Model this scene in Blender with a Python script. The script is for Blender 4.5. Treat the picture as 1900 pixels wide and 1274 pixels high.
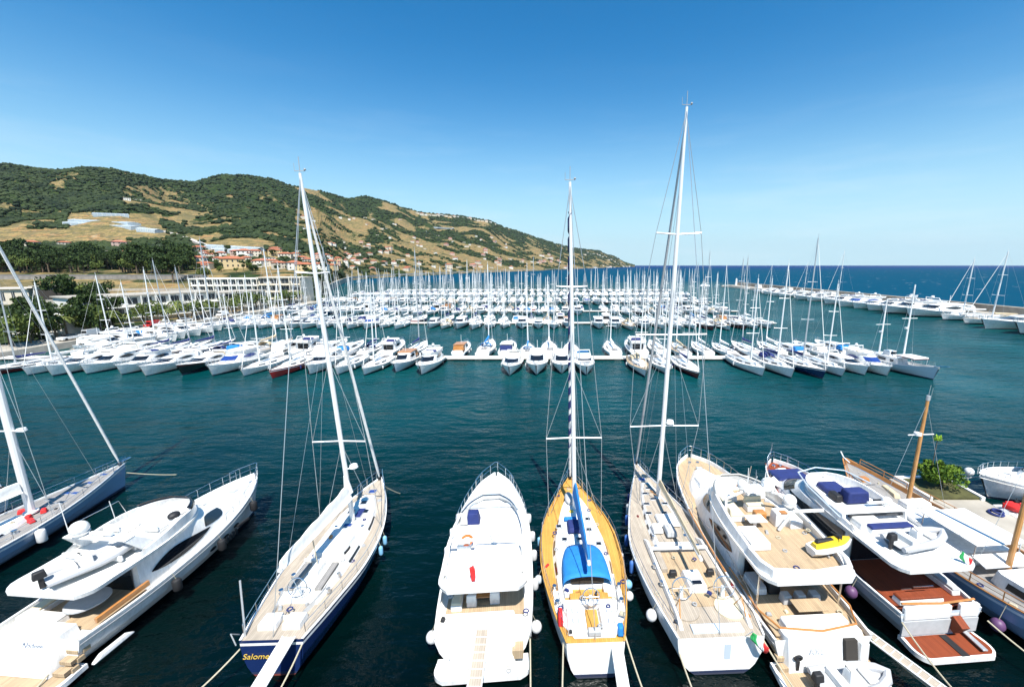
import bpy, math, random
import numpy as np
from mathutils import Vector, noise
for o in list(bpy.data.objects): bpy.data.objects.remove(o)
S = bpy.context.scene
COL = S.collection
R = math.radians
PI = math.pi
# ---------------------------------------------------------------- camera, sky, sun, exposure
PITCH = math.atan2(145, 757); FPX = 757.0; PX0 = 1020.0; PY0 = 637.0; CAMH = 20.0
cam = bpy.data.objects.new('camera', bpy.data.cameras.new('camera')); COL.objects.link(cam)
cam.location = (0, 0, CAMH); cam.rotation_euler = (PI/2 - PITCH, 0, 0)
cam.data.sensor_width = 36; cam.data.lens = 36*FPX/1900
cam.data.shift_x = -(PX0-950)/1900; cam.data.clip_end = 40000; cam.data.clip_start = .5
S.camera = cam
SUN_EL = R(60); SUN_AZ = R(167)
w = bpy.data.worlds.new('World'); S.world = w; w.use_nodes = True
nt = w.node_tree; bg = nt.nodes['Background']
sky = nt.nodes.new('ShaderNodeTexSky'); sky.sky_type = 'NISHITA'; sky.sun_disc = False
sky.sun_elevation = SUN_EL; sky.sun_rotation = SUN_AZ
sky.air_density = 1.0; sky.dust_density = 0.3; sky.ozone_density = 1.2; sky.altitude = 0
hs = nt.nodes.new('ShaderNodeHueSaturation'); hs.inputs['Saturation'].default_value = 1.12
nt.links.new(sky.outputs[0], hs.inputs['Color']); tn = nt.nodes.new('ShaderNodeVectorMath'); tn.operation = 'MULTIPLY'; tn.inputs[1].default_value = (.14, 1.04, 1.42)
nt.links.new(hs.outputs[0], tn.inputs[0])
tcw = nt.nodes.new('ShaderNodeTexCoord'); spw = nt.nodes.new('ShaderNodeSeparateXYZ'); nt.links.new(tcw.outputs['Generated'], spw.inputs[0])
ex = nt.nodes.new('ShaderNodeMath'); ex.operation = 'MULTIPLY'; nt.links.new(spw.outputs[2], ex.inputs[0]); nt.links.new(spw.outputs[2], ex.inputs[1])
ex2 = nt.nodes.new('ShaderNodeMath'); ex2.operation = 'MULTIPLY'; ex2.inputs[1].default_value = -1/.215**2; nt.links.new(ex.outputs[0], ex2.inputs[0])
ep = nt.nodes.new('ShaderNodeMath'); ep.operation = 'EXPONENT'; nt.links.new(ex2.outputs[0], ep.inputs[0])
mn = nt.nodes.new('ShaderNodeMath'); mn.operation = 'MINIMUM'; mn.inputs[1].default_value = .97; nt.links.new(ep.outputs[0], mn.inputs[0])
mxw = nt.nodes.new('ShaderNodeMix'); mxw.data_type = 'RGBA'; nt.links.new(mn.outputs[0], mxw.inputs[0]); nt.links.new(tn.outputs[0], mxw.inputs[6]); mxw.inputs[7].default_value = (5.6, 7.9, 8.8, 1)
mpw = nt.nodes.new('ShaderNodeMapping'); mpw.inputs['Scale'].default_value = (1.2, 1.2, 9); mpw.inputs['Rotation'].default_value = (.06, .05, 0); nt.links.new(tcw.outputs['Generated'], mpw.inputs[0])
nw = nt.nodes.new('ShaderNodeTexNoise'); nw.inputs['Scale'].default_value = 2.6; nw.inputs['Detail'].default_value = 7; nw.inputs['Roughness'].default_value = .62; nt.links.new(mpw.outputs[0], nw.inputs['Vector'])
rw = nt.nodes.new('ShaderNodeMapRange'); rw.inputs[1].default_value = .5; rw.inputs[2].default_value = .78; rw.inputs[3].default_value = 0; rw.inputs[4].default_value = .28; nt.links.new(nw.outputs[0], rw.inputs[0])
mw = nt.nodes.new('ShaderNodeMath'); mw.operation = 'MULTIPLY'; nt.links.new(rw.outputs[0], mw.inputs[0]); nt.links.new(mn.outputs[0], mw.inputs[1])
mx2 = nt.nodes.new('ShaderNodeMix'); mx2.data_type = 'RGBA'; nt.links.new(mw.outputs[0], mx2.inputs[0]); nt.links.new(mxw.outputs[2], mx2.inputs[6]); mx2.inputs[7].default_value = (8.2, 9.2, 9.8, 1)
nt.links.new(mx2.outputs[2], bg.inputs[0])
bg.inputs[1].default_value = 0.062
sd = Vector((math.sin(SUN_AZ)*math.cos(SUN_EL), math.cos(SUN_AZ)*math.cos(SUN_EL), math.sin(SUN_EL)))
sl = bpy.data.lights.new('sun', 'SUN'); sl.energy = 4.8; sl.angle = R(.5); sl.color = (1, .95, .87)
so = bpy.data.objects.new('sun', sl); COL.objects.link(so); so.rotation_euler = sd.to_track_quat('Z', 'Y').to_euler()
S.view_settings.view_transform = 'Standard'; S.view_settings.look = 'None'; S.view_settings.gamma = 1
S.view_settings.exposure = 0.92
S.render.resolution_x = 1024; S.render.resolution_y = 686

# ---------------------------------------------------------------- tagging
def tag(o, label=None, cat=None, group=None, kind=None):
    if label: o['label'] = label
    if cat: o['category'] = cat
    if group: o['group'] = group
    if kind: o['kind'] = kind
    return o
def thing(name, label, cat, loc=(0, 0, 0), rot=0, group=None):
    o = bpy.data.objects.new(name, None); COL.objects.link(o); o.empty_display_size = .3
    o.location = loc; o.rotation_euler = (0, 0, rot)
    return tag(o, label, cat, group)
def copy_tree(o, parent=None):
    c = o.copy(); COL.objects.link(c)
    if parent: c.parent = parent
    for ch in list(KIDS.get(o.name, [])):
        copy_tree(ch, c)
    return c
KIDS = {}
# ---------------------------------------------------------------- materials
MATS = {}
def mat(name, col, rough=.5, metal=0, var=0, vscale=3, bump=0, bscale=20, coat=0, spec=.5):
    m = bpy.data.materials.new(name); m.use_nodes = True; MATS[name] = m
    n = m.node_tree; b = n.nodes['Principled BSDF']
    b.inputs['Base Color'].default_value = (*col, 1); b.inputs['Roughness'].default_value = rough
    b.inputs['Metallic'].default_value = metal; b.inputs['Coat Weight'].default_value = coat
    b.inputs['Specular IOR Level'].default_value = spec
    if var or bump:
        tc = n.nodes.new('ShaderNodeTexCoord')
    if var:
        nz = n.nodes.new('ShaderNodeTexNoise'); nz.inputs['Scale'].default_value = vscale; nz.inputs['Detail'].default_value = 5
        n.links.new(tc.outputs['Object'], nz.inputs['Vector'])
        mr = n.nodes.new('ShaderNodeMapRange'); mr.inputs[1].default_value = .3; mr.inputs[2].default_value = .7
        mr.inputs[3].default_value = 1-var; mr.inputs[4].default_value = 1+var*.5
        n.links.new(nz.outputs[0], mr.inputs[0])
        mx = n.nodes.new('ShaderNodeVectorMath'); mx.operation = 'SCALE'; mx.inputs[0].default_value = col
        n.links.new(mr.outputs[0], mx.inputs['Scale']); n.links.new(mx.outputs[0], b.inputs['Base Color'])
    if bump:
        nb = n.nodes.new('ShaderNodeTexNoise'); nb.inputs['Scale'].default_value = bscale; nb.inputs['Detail'].default_value = 4
        n.links.new(tc.outputs['Object'], nb.inputs['Vector'])
        bp = n.nodes.new('ShaderNodeBump'); bp.inputs['Strength'].default_value = bump; bp.inputs['Distance'].default_value = .05
        n.links.new(nb.outputs[0], bp.inputs['Height']); n.links.new(bp.outputs[0], b.inputs['Normal'])
    return m
def plank_mat(name, col, dark, width=.11, var=.25, axis=0, rough=.7, cross=2.2):
    m = mat(name, col, rough, spec=.3); n = m.node_tree; b = n.nodes['Principled BSDF']; L = n.links
    tc = n.nodes.new('ShaderNodeTexCoord'); sp = n.nodes.new('ShaderNodeSeparateXYZ'); L.new(tc.outputs['Object'], sp.inputs[0])
    def math_(op, a, bb):
        q = n.nodes.new('ShaderNodeMath'); q.operation = op
        for i, v in enumerate((a, bb)):
            if v is None: continue
            if isinstance(v, (int, float)): q.inputs[i].default_value = v
            else: L.new(v, q.inputs[i])
        return q.outputs[0]
    u = math_('DIVIDE', sp.outputs[axis], width); fr = math_('FRACT', u, None)
    seam = math_('LESS_THAN', fr, .1)
    fl = math_('FLOOR', u, None)
    cb = n.nodes.new('ShaderNodeCombineXYZ'); L.new(fl, cb.inputs[0])
    v2 = math_('FLOOR', math_('ADD', math_('DIVIDE', sp.outputs[1-axis], cross), math_('MULTIPLY', fl, .37)), None)
    L.new(v2, cb.inputs[1])
    wn = n.nodes.new('ShaderNodeTexWhiteNoise'); L.new(cb.outputs[0], wn.inputs[0])
    nz = n.nodes.new('ShaderNodeTexNoise'); nz.inputs['Scale'].default_value = 1.3; nz.inputs['Detail'].default_value = 6
    L.new(tc.outputs['Object'], nz.inputs['Vector'])
    f = math_('ADD', math_('MULTIPLY', wn.outputs[0], var), math_('MULTIPLY', nz.outputs[0], var*1.6))
    f = math_('ADD', f, 1-var*1.3)
    sc = n.nodes.new('ShaderNodeVectorMath'); sc.operation = 'SCALE'; sc.inputs[0].default_value = col; L.new(f, sc.inputs['Scale'])
    mx = n.nodes.new('ShaderNodeMix'); mx.data_type = 'RGBA'; L.new(seam, mx.inputs[0]); L.new(sc.outputs[0], mx.inputs[6])
    mx.inputs[7].default_value = (*dark, 1); L.new(mx.outputs[2], b.inputs['Base Color'])
    return m
gel = mat('gelcoat', (.8, .8, .79), .28, var=.09, vscale=1.2, coat=.3)
n_ = gel.node_tree; tc_ = n_.nodes.new('ShaderNodeTexCoord'); mp_ = n_.nodes.new('ShaderNodeMapping'); mp_.inputs['Scale'].default_value = (2.2, 2.2, .35); n_.links.new(tc_.outputs['Object'], mp_.inputs[0])
q_ = n_.nodes.new('ShaderNodeTexNoise'); q_.inputs['Scale'].default_value = 2.4; q_.inputs['Detail'].default_value = 8; q_.inputs['Roughness'].default_value = .7; n_.links.new(mp_.outputs[0], q_.inputs['Vector'])
r_ = n_.nodes.new('ShaderNodeMapRange'); r_.inputs[1].default_value = .35; r_.inputs[2].default_value = .6; r_.inputs[3].default_value = .8; r_.inputs[4].default_value = 1; n_.links.new(q_.outputs[0], r_.inputs[0])
v_ = n_.nodes.new('ShaderNodeVectorMath'); v_.operation = 'SCALE'; b0_ = n_.nodes['Principled BSDF']; n_.links.new(b0_.inputs['Base Color'].links[0].from_socket, v_.inputs[0]); n_.links.new(r_.outputs[0], v_.inputs['Scale']); n_.links.new(v_.outputs[0], b0_.inputs['Base Color'])
gel2 = mat('warm_gelcoat', (.74, .72, .67), .35, var=.08, vscale=2)
cushion = mat('cushion', (.78, .77, .74), .8, var=.08, vscale=4, bump=.3, bscale=9)
cream = mat('cream_cushion', (.66, .58, .42), .85, var=.1)
navy = mat('navy_paint', (.008, .022, .09), .22, coat=.5)
pale = mat('pale_grey_paint', (.48, .55, .62), .25, coat=.4)
bluehull = mat('blue_grey_paint', (.16, .27, .42), .3, coat=.3)
redhull = mat('red_paint', (.38, .02, .02), .3, coat=.3)
maroon = mat('maroon_paint', (.13, .015, .015), .3, coat=.3)
blackhull = mat('black_paint', (.012, .012, .016), .25, coat=.4)
boot = mat('boot_stripe', (.02, .03, .07), .4)
anti = mat('antifouling', (.03, .035, .06), .8)
antir = mat('red_antifouling', (.16, .03, .02), .8)
teak = plank_mat('teak', (.40, .30, .19), (.2, .14, .09))
teakw = plank_mat('weathered_teak', (.37, .32, .26), (.2, .17, .135))
teakg = plank_mat('silver_teak', (.25, .24, .23), (.13, .125, .12))
teaky = plank_mat('golden_teak', (.50, .27, .06), (.24, .12, .03), .1)
mahog = plank_mat('mahogany', (.20, .042, .014), (.08, .015, .008), .12)
wood = mat('varnished_wood', (.42, .18, .05), .35, var=.2, vscale=3, coat=.4)
mastwood = mat('spar_wood', (.45, .22, .07), .4, var=.2, vscale=2, coat=.3)
glass = mat('dark_glass', (.008, .01, .014), .06, spec=.8)
glassb = mat('blue_glass', (.02, .05, .22), .1, spec=.8)
steel = mat('stainless_steel', (.72, .74, .76), .22, metal=1)
alu = mat('mast_aluminium', (.78, .78, .77), .38, metal=.25)
alug = mat('grey_aluminium', (.5, .52, .54), .35, metal=.5)
wire = mat('wire', (.45, .47, .48), .4, metal=.6)
black = mat('black_rubber', (.015, .015, .017), .6)
dark = mat('dark_interior', (.03, .025, .02), .8)
grey = mat('grey_plastic', (.3, .31, .32), .6)
canvb = mat('blue_canvas', (.012, .19, .52), .8, var=.15, vscale=2.5, bump=.4, bscale=4)
canvn = mat('navy_canvas', (.012, .025, .13), .8, var=.2, vscale=3, bump=.4, bscale=4)
canvw = mat('white_sailcloth', (.76, .75, .72), .8, var=.08, vscale=2, bump=.5, bscale=4)
canvt = mat('beige_canvas', (.55, .45, .30), .85, var=.12, bump=.4, bscale=4)
canvg = mat('grey_canvas', (.4, .41, .42), .85, var=.1)
red = mat('red_fabric', (.62, .02, .02), .7)
green = mat('green_fabric', (.02, .3, .08), .7)
yellow = mat('yellow_plastic', (.62, .42, .02), .4)
orange = mat('orange_plastic', (.8, .13, .02), .6)
purple = mat('purple_fender', (.11, .05, .13), .5)
whitef = mat('white_fender', (.62, .62, .62), .45)
bluef = mat('blue_fender', (.05, .15, .45), .5)
skyf = mat('light_blue_fender', (.2, .45, .68), .5)
rope = mat('rope', (.42, .38, .28), .9, var=.2, vscale=20)
gold = mat('gold_leaf', (.75, .5, .08), .4)
ink = mat('letter_ink', (.05, .09, .16), .5)
inkf = mat('faint_letter', (.5, .5, .52), .5)
concrete = mat('concrete', (.36, .33, .28), .9, var=.22, vscale=.6, bump=.3, bscale=3)
pontoon_m = mat('pontoon_concrete', (.6, .58, .54), .9, var=.15, vscale=.8)
asphalt = mat('asphalt', (.11, .11, .115), .9, var=.2, vscale=.2)
rock = mat('breakwater_stone', (.33, .28, .22), .9, var=.4, vscale=.25, bump=.6, bscale=.6)

# ---------------------------------------------------------------- mesh builder
def herm(c, t):
    if t <= c[0][0]: return c[0][1]
    if t >= c[-1][0]: return c[-1][1]
    for i in range(len(c)-1):
        if t <= c[i+1][0]: break
    x0, y0 = c[i]; x1, y1 = c[i+1]; h = x1-x0
    d = (y1-y0)/h
    def sl(a, b): return (b[1]-a[1])/(b[0]-a[0])
    m0 = d if i == 0 else .5*(sl(c[i-1], c[i])+d)
    m1 = d if i+2 >= len(c) else .5*(sl(c[i+1], c[i+2])+d)
    if i and sl(c[i-1], c[i])*d <= 0: m0 = 0
    if i+2 < len(c) and sl(c[i+1], c[i+2])*d <= 0: m1 = 0
    s = (t-x0)/h
    return y0*(2*s**3-3*s*s+1)+m0*h*(s**3-2*s*s+s)+y1*(-2*s**3+3*s*s)+m1*h*(s**3-s*s)
class MB:
    def __init__(s): s.v = []; s.f = []; s.m = []; s.cur = 0
    def add(s, vs, fs, mi=None):
        k = len(s.v); s.v += [tuple(p) for p in vs]; s.f += [tuple(i+k for i in f) for f in fs]
        s.m += [s.cur if mi is None else mi]*len(fs); return s
    def box(s, c, d, rz=0, top=1, ty=None, rx=0, mi=None):
        x, y, z = d[0]/2, d[1]/2, d[2]/2; ty = top if ty is None else ty
        ps = [(-x, -y, -z), (x, -y, -z), (x, y, -z), (-x, y, -z), (-x*top, -y*ty, z), (x*top, -y*ty, z), (x*top, y*ty, z), (-x*top, y*ty, z)]
        cr, sr = math.cos(rz), math.sin(rz); ca, sa = math.cos(rx), math.sin(rx); o = []
        for a, b, e in ps:
            b, e = b*ca-e*sa, b*sa+e*ca
            o.append((c[0]+a*cr-b*sr, c[1]+a*sr+b*cr, c[2]+e))
        return s.add(o, [(3, 2, 1, 0), (4, 5, 6, 7), (0, 1, 5, 4), (1, 2, 6, 5), (2, 3, 7, 6), (3, 0, 4, 7)], mi)
    def tube(s, pts, r, n=6, r2=None, closed=False, mi=None, cap=True):
        P = [Vector(p) for p in pts]; N = len(P); rings = []; prev = None
        for i, p in enumerate(P):
            if closed: t = P[(i+1) % N]-P[i-1]
            else: t = P[min(i+1, N-1)]-P[max(i-1, 0)]
            t.normalize()
            if prev is None:
                a = Vector((0, 0, 1)) if abs(t.z) < .9 else Vector((1, 0, 0)); u = t.cross(a).normalized()
            else:
                u = prev-t*prev.dot(t)
                u = u.normalized() if u.length > 1e-6 else prev
            prev = u; vv = t.cross(u)
            rr = r[i] if isinstance(r, (list, tuple)) else (r if r2 is None else r+(r2-r)*i/max(N-1, 1))
            rings.append([p+(u*math.cos(2*PI*k/n)+vv*math.sin(2*PI*k/n))*rr for k in range(n)])
        vs = [q for g in rings for q in g]; fs = []
        for i in range(N if closed else N-1):
            j = (i+1) % N
            for k in range(n): fs.append((i*n+k, i*n+(k+1) % n, j*n+(k+1) % n, j*n+k))
        if cap and not closed: fs += [tuple(range(n-1, -1, -1)), tuple((N-1)*n+k for k in range(n))]
        return s.add(vs, fs, mi)
    def loft(s, rings, c0=True, c1=True, mi=None):
        n = len(rings[0]); vs = [q for g in rings for q in g]; fs = []
        for i in range(len(rings)-1):
            for k in range(n): fs.append((i*n+k, i*n+(k+1) % n, (i+1)*n+(k+1) % n, (i+1)*n+k))
        if c0: fs.append(tuple(range(n-1, -1, -1)))
        if c1: fs.append(tuple((len(rings)-1)*n+k for k in range(n)))
        return s.add(vs, fs, mi)
    def cap(s, ring, mi=None):      # fills a mirrored plan ring with cross strips (well shaped quads)
        n = len(ring)//2
        return s.add(ring, [(i, i+1, 2*n-2-i, 2*n-1-i) for i in range(n-1)], mi)
    def grid(s, rows, mi=None, flip=False):
        n = len(rows[0]); vs = [q for g in rows for q in g]; fs = []
        for i in range(len(rows)-1):
            for k in range(n-1):
                q = (i*n+k, i*n+k+1, (i+1)*n+k+1, (i+1)*n+k); fs.append(q[::-1] if flip else q)
        return s.add(vs, fs, mi)
    def ball(s, c, r, nu=10, nv=7, mi=None):
        if not isinstance(r, (tuple, list)): r = (r, r, r)
        rings = []
        for j in range(1, nv):
            a = PI*j/nv
            rings.append([(c[0]+r[0]*math.sin(a)*math.cos(2*PI*k/nu), c[1]+r[1]*math.sin(a)*math.sin(2*PI*k/nu), c[2]-r[2]*math.cos(a)) for k in range(nu)])
        return s.loft(rings, mi=mi)
    def cyl(s, c, r, h, n=12, r2=None, mi=None):
        r2 = r if r2 is None else r2
        return s.loft([[(c[0]+q*math.cos(2*PI*k/n), c[1]+q*math.sin(2*PI*k/n), z) for k in range(n)] for q, z in ((r, c[2]), (r2, c[2]+h))], mi=mi)
    def torus(s, c, R_, r, nrm=(0, 1, 0), n=16, m=5, mi=None):
        a = Vector(nrm).normalized(); u = a.orthogonal().normalized(); v = a.cross(u)
        return s.tube([Vector(c)+(u*math.cos(2*PI*k/n)+v*math.sin(2*PI*k/n))*R_ for k in range(n)], r, m, closed=True, mi=mi)
    def build(s, name, mats, parent=None, smooth=35, bevel=0, loc=None):
        me = bpy.data.meshes.new(name); me.from_pydata(s.v, [], s.f)
        if not isinstance(mats, (list, tuple)): mats = [mats]
        for m in mats: me.materials.append(m)
        if len(mats) > 1: me.polygons.foreach_set('material_index', s.m)
        if smooth:
            me.polygons.foreach_set('use_smooth', [True]*len(me.polygons)); me.set_sharp_from_angle(angle=R(smooth))
        me.update()
        o = bpy.data.objects.new(name, me); COL.objects.link(o)
        if parent is not None:
            o.parent = parent; KIDS.setdefault(parent.name, []).append(o)
        if loc: o.location = loc
        if bevel:
            b = o.modifiers.new('bevel', 'BEVEL'); b.width = bevel; b.segments = 2; b.limit_method = 'ANGLE'; b.angle_limit = R(40)
        return o
def text_mesh(name, body, size, m, parent, loc, rot, shear=0, ext=.004):
    cu = bpy.data.curves.new(name, 'FONT'); cu.body = body; cu.size = size; cu.extrude = ext; cu.align_x = 'CENTER'; cu.shear = shear
    t = bpy.data.objects.new(name, cu); COL.objects.link(t); dg = bpy.context.evaluated_depsgraph_get()
    me = bpy.data.meshes.new_from_object(t.evaluated_get(dg)); bpy.data.objects.remove(t)
    me.materials.clear(); me.materials.append(m)
    o = bpy.data.objects.new(name, me); COL.objects.link(o); o.parent = parent; o.location = loc; o.rotation_euler = rot
    KIDS.setdefault(parent.name, []).append(o); return o
def ring(ctrl, z, N=18):
    y0, y1 = ctrl[0][0], ctrl[-1][0]; rs = []
    for i in range(N):
        t = i/(N-1); t = .45*t+.55*(.5-.5*math.cos(PI*t))
        y = y0+(y1-y0)*t; rs.append((y, herm(ctrl, y)))
    zf = z if callable(z) else (lambda y: z)
    return [(h, y, zf(y)) for y, h in rs]+[(-h, y, zf(y)) for y, h in reversed(rs)]
def lerp(a, b, f): return tuple(a[k]+(b[k]-a[k])*f for k in range(3))
def band(mb, r0, r1, f0, f1, i0, i1, off=.02, mi=None, taper=False):
    """window strip proud of a loft between rings r0 and r1, over ring indices i0..i1"""
    n = len(r0); rows = []
    for i in range(i0, i1+1):
        i %= n; a, b = r0[i-1], r0[(i+1) % n]
        nx, ny = (b[1]-a[1]), -(b[0]-a[0]); l = math.hypot(nx, ny) or 1; nx /= l; ny /= l
        g0, g1 = f0, f1
        if taper:
            q = (i-i0)/(i1-i0) if i1 > i0 else 0; q = abs(2*q-1)**1.7 if taper == 1 else (q**2 if taper == 2 else (1-q)**2)
            g0 = f0+(f1-f0)*.4*q; g1 = f1-(f1-f0)*.55*q
        p = lerp(r0[i], r1[i], g0); q_ = lerp(r0[i], r1[i], g1)
        rows.append([(p[0]+nx*off, p[1]+ny*off, p[2]), (q_[0]+nx*off, q_[1]+ny*off, q_[2])])
    mb.grid(rows, mi)
    return mb

def windows(name, m, parent, r0, r1, f0, f1, i0, i1, off=.02, taper=False):
    n = len(r0); band((g := MB()), r0, r1, f0, f1, i0, i1, off, taper=taper); g.build(name, m, parent)
    tp = {2: 3, 3: 2}.get(taper, taper)
    band((g := MB()), r0, r1, f0, f1, n-1-i1, n-1-i0, off, taper=tp); g.build(name, m, parent)
# ---------------------------------------------------------------- boats: shared hull tools
class Boat:
    def __init__(s, name, label, cat, L, B, prof, sheer, stern=(0, 0), bow=None, rb=1.2, rs=0., draft=.6, group=None, rot=0, flare=1.4):
        if bow: rot = math.atan2(-(bow[0]-stern[0]), bow[1]-stern[1])
        s.L, s.B, s.prof, s.sheer, s.rb, s.rs, s.draft, s.flare = L, B, prof, sheer, rb, rs, draft, flare
        s.fl = .24 if 'motor' in name else .06; s.root = thing(name, label, cat, (stern[0], stern[1], 0), rot, group); s.bul = 0
    def hw(s, y): return s.B/2*max(0, herm(s.prof, min(max(y/s.L, 0), 1)))
    def zs(s, y): return herm(s.sheer, min(max(y/s.L, 0), 1))
    def dz(s, y): return s.zs(y)-s.bul
    def world(s, p):
        a = s.root.rotation_euler[2]; c, q = math.cos(a), math.sin(a); l = s.root.location
        return (l[0]+p[0]*c-p[1]*q, l[1]+p[0]*q+p[1]*c, p[2])
    def hull(s, m, mboot=boot, manti=anti, n=26, stripe=None, flare=None):
        mb = MB(); L = s.L; rows = []; st = [1-(1-i/n)**1.25 for i in range(n+1)]
        for t in st:
            y = t*L; hd = max(.015, s.hw(y)); z0 = s.zs(y); D = z0+s.draft
            e = 3.4-(3.4-s.flare)*t**1.6; half = []
            for z in (z0, z0-.16, z0-.3, z0*.55, .5, .22, .1, -.15, -s.draft):
                z = min(z, z0); q = (z0-z)/D; wd = hd*(1-.95*q**e)*(1-s.fl*q)
                half.append((wd, s.rs*q+(L-s.rb*q-s.rs*q)*t, z))
            rows.append([(-x, yy, z) for x, yy, z in half]+[(x, yy, z) for x, yy, z in reversed(half)])
        k = len(rows[0]); h = k//2
        cols = [0, 1, 0, 0, 0, 2, 3, 3]
        for c in range(k-1):
            mi = 0 if c == h-1 else cols[c if c < h-1 else k-2-c]
            if c == h-1: mi = 3
            mb.grid([[r[c], r[c+1]] for r in rows], mi, flip=True)
        r = rows[0]     # transom
        for c in range(h-1): mb.add([r[c], r[c+1], r[k-2-c], r[k-1-c]], [(0, 1, 2, 3)], cols[c])
        ob = mb.build('hull', [m, stripe or m, mboot, manti], s.root, smooth=50); s.hullo = ob; return ob
    def deck(s, m, bul=.06, inset=.05, n=22, y0=0, y1=None, name='deck', camber=.05, mrail=None, rail=True):
        s.bul = bul; y1 = y1 or s.L-.05; mb = MB(); rows = []
        for i in range(n+1):
            y = y0+(y1-y0)*i/n; h = max(.01, s.hw(y)-inset); z = s.dz(y)
            rows.append([(h*u, y, z+camber*(1-u*u)) for u in (-1, -.5, 0, .5, 1)])
        mb.grid(rows); mb.build(name, m, s.root, smooth=60)
        if rail:
            mb = MB(); ring_ = []
            for i in range(n*2+1):
                y = s.L*i/(2*n); ring_.append((s.hw(y), y, s.zs(y)))
            for sg in (-1, 1):
                rows = []
                for (x, y, z) in ring_:
                    xi = max(.0, x-inset-.03)
                    rows.append([(sg*(x+.02), y, z-.03), (sg*(x+.02), y, z+.03), (sg*xi, y, z+.03), (sg*xi, y, z-bul-.02)])
                mb.grid(rows, flip=sg < 0)
            mb.build('toe_rail' if bul < .15 else 'bulwark', mrail or gel, s.root, smooth=40)
    def rails(s, y0, y1, h=.6, n=8, inset=.08, r=.016, mid=True, name='guard_rail', m=None, sides=(-1, 1)):
        m = m or steel
        for sg in sides:
            mb = MB(); top = []; md = []
            for i in range(n*2+1):
                y = y0+(y1-y0)*i/(2*n); x = sg*max(0, s.hw(y)-inset); z = s.zs(y)
                top.append((x, y, z+h)); md.append((x, y, z+h*.5))
                if i % 2 == 0: mb.tube([(x, y, z-.05), (x, y, z+h)], r, 5)
            mb.tube(top, r, 5)
            if mid: mb.tube(md, r*.6, 4)
            mb.build(name, m, s.root)
    def pulpit(s, y0, h=.65, fwd=.35, r=.022, m=None):
        mb = MB()
        for f in (.5, 1):
            pts = []
            for sg in (-1, 1):
                q = []
                for i in range(6):
                    y = y0+(s.L-y0)*i/5; q.append((sg*max(.1, s.hw(y)-.04), y+fwd*(i/5), s.zs(y)+h*f))
                pts += q if sg < 0 else q[::-1]
            mb.tube(pts, r if f == 1 else r*.7, 5)
            if f == 1:
                for p in pts[::2]: mb.tube([(p[0], p[1]-fwd*.4, s.zs(p[1])-.05), p], r, 5)
        mb.build('pulpit', m or steel, s.root)
def winch(b, x, y, z, r=.11):
    MB().cyl((x, y, z), r*1.2, .06, 10).cyl((x, y, z+.06), r, .16, 10, r*.8).cyl((x, y, z+.22), r*1.1, .03, 10).build('winch', steel, b.root)
def fender_ob(b, y, side, m, label, group, kind='cyl', r=.15, drop=.75, L=.7, colour=''):
    """fender hanging over the side, a thing of its own"""
    x = side*(b.hw(y)+r*.8); z = b.zs(y)-drop; p = b.world((x, y, z)); mb = MB()
    if kind == 'ball': mb.ball((0, 0, 0), (r, r, r*1.1), 12, 9); top = r
    else:
        mb.loft([[(q*math.cos(2*PI*k/10), q*math.sin(2*PI*k/10), zz) for k in range(10)] for q, zz in ((r*.35, -L/2), (r*.85, -L/2+.07), (r, -L/2+.16), (r, L/2-.16), (r*.85, L/2-.07), (r*.3, L/2))]); top = L/2
    e = thing('fender', label, 'fender', p, b.root.rotation_euler[2], group)
    mb.build('fender_body', m, e); MB().tube([(0, 0, top-.02), (-side*(r*.9), 0, drop+.05)], .014, 4).build('lanyard', rope, e)
    return e
def rope_ob(p, q, label, sag=.4, r=.028, m=None, group='mooring ropes of the near boats', name='mooring_rope'):
    mb = MB(); P, Q = Vector(p), Vector(q); pts = []
    for i in range(15):
        t = i/14; v = P.lerp(Q, t); v.z -= sag*4*t*(1-t); pts.append(v)
    mb.tube(pts, r, 6); o = mb.build(name, m or rope); return tag(o, label, 'rope', group)
def flag_part(b, p, h=1.1, cols=(red,), lean=(0, -.35), w_=.7, wave=.08, name='flag', drop=True):
    top = (p[0]+lean[0], p[1]+lean[1], p[2]+h)
    st = MB().tube([p, top], .018, 6).build('flag_staff', steel, b.root)
    mb = MB(); n = 9
    for i in range(n): 
        pass
    rows = []
    for i in range(n+1):
        u = i/n; row = []
        for j in range(6):
            v = j/5
            row.append((top[0]+w_*u*.62+.03*math.sin(7*v+u*4), top[1]-.1*u+wave*math.sin(5*u+2*v), top[2]-.06-v*.5-u*.55*w_))
        rows.append(row)
    k = len(cols)
    for i in range(n): mb.grid([rows[i], rows[i+1]], min(k-1, int(i/n*k)))
    o = mb.build(name, list(cols), st); so_ = o.modifiers.new('solid', 'SOLIDIFY'); so_.thickness = .01
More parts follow.
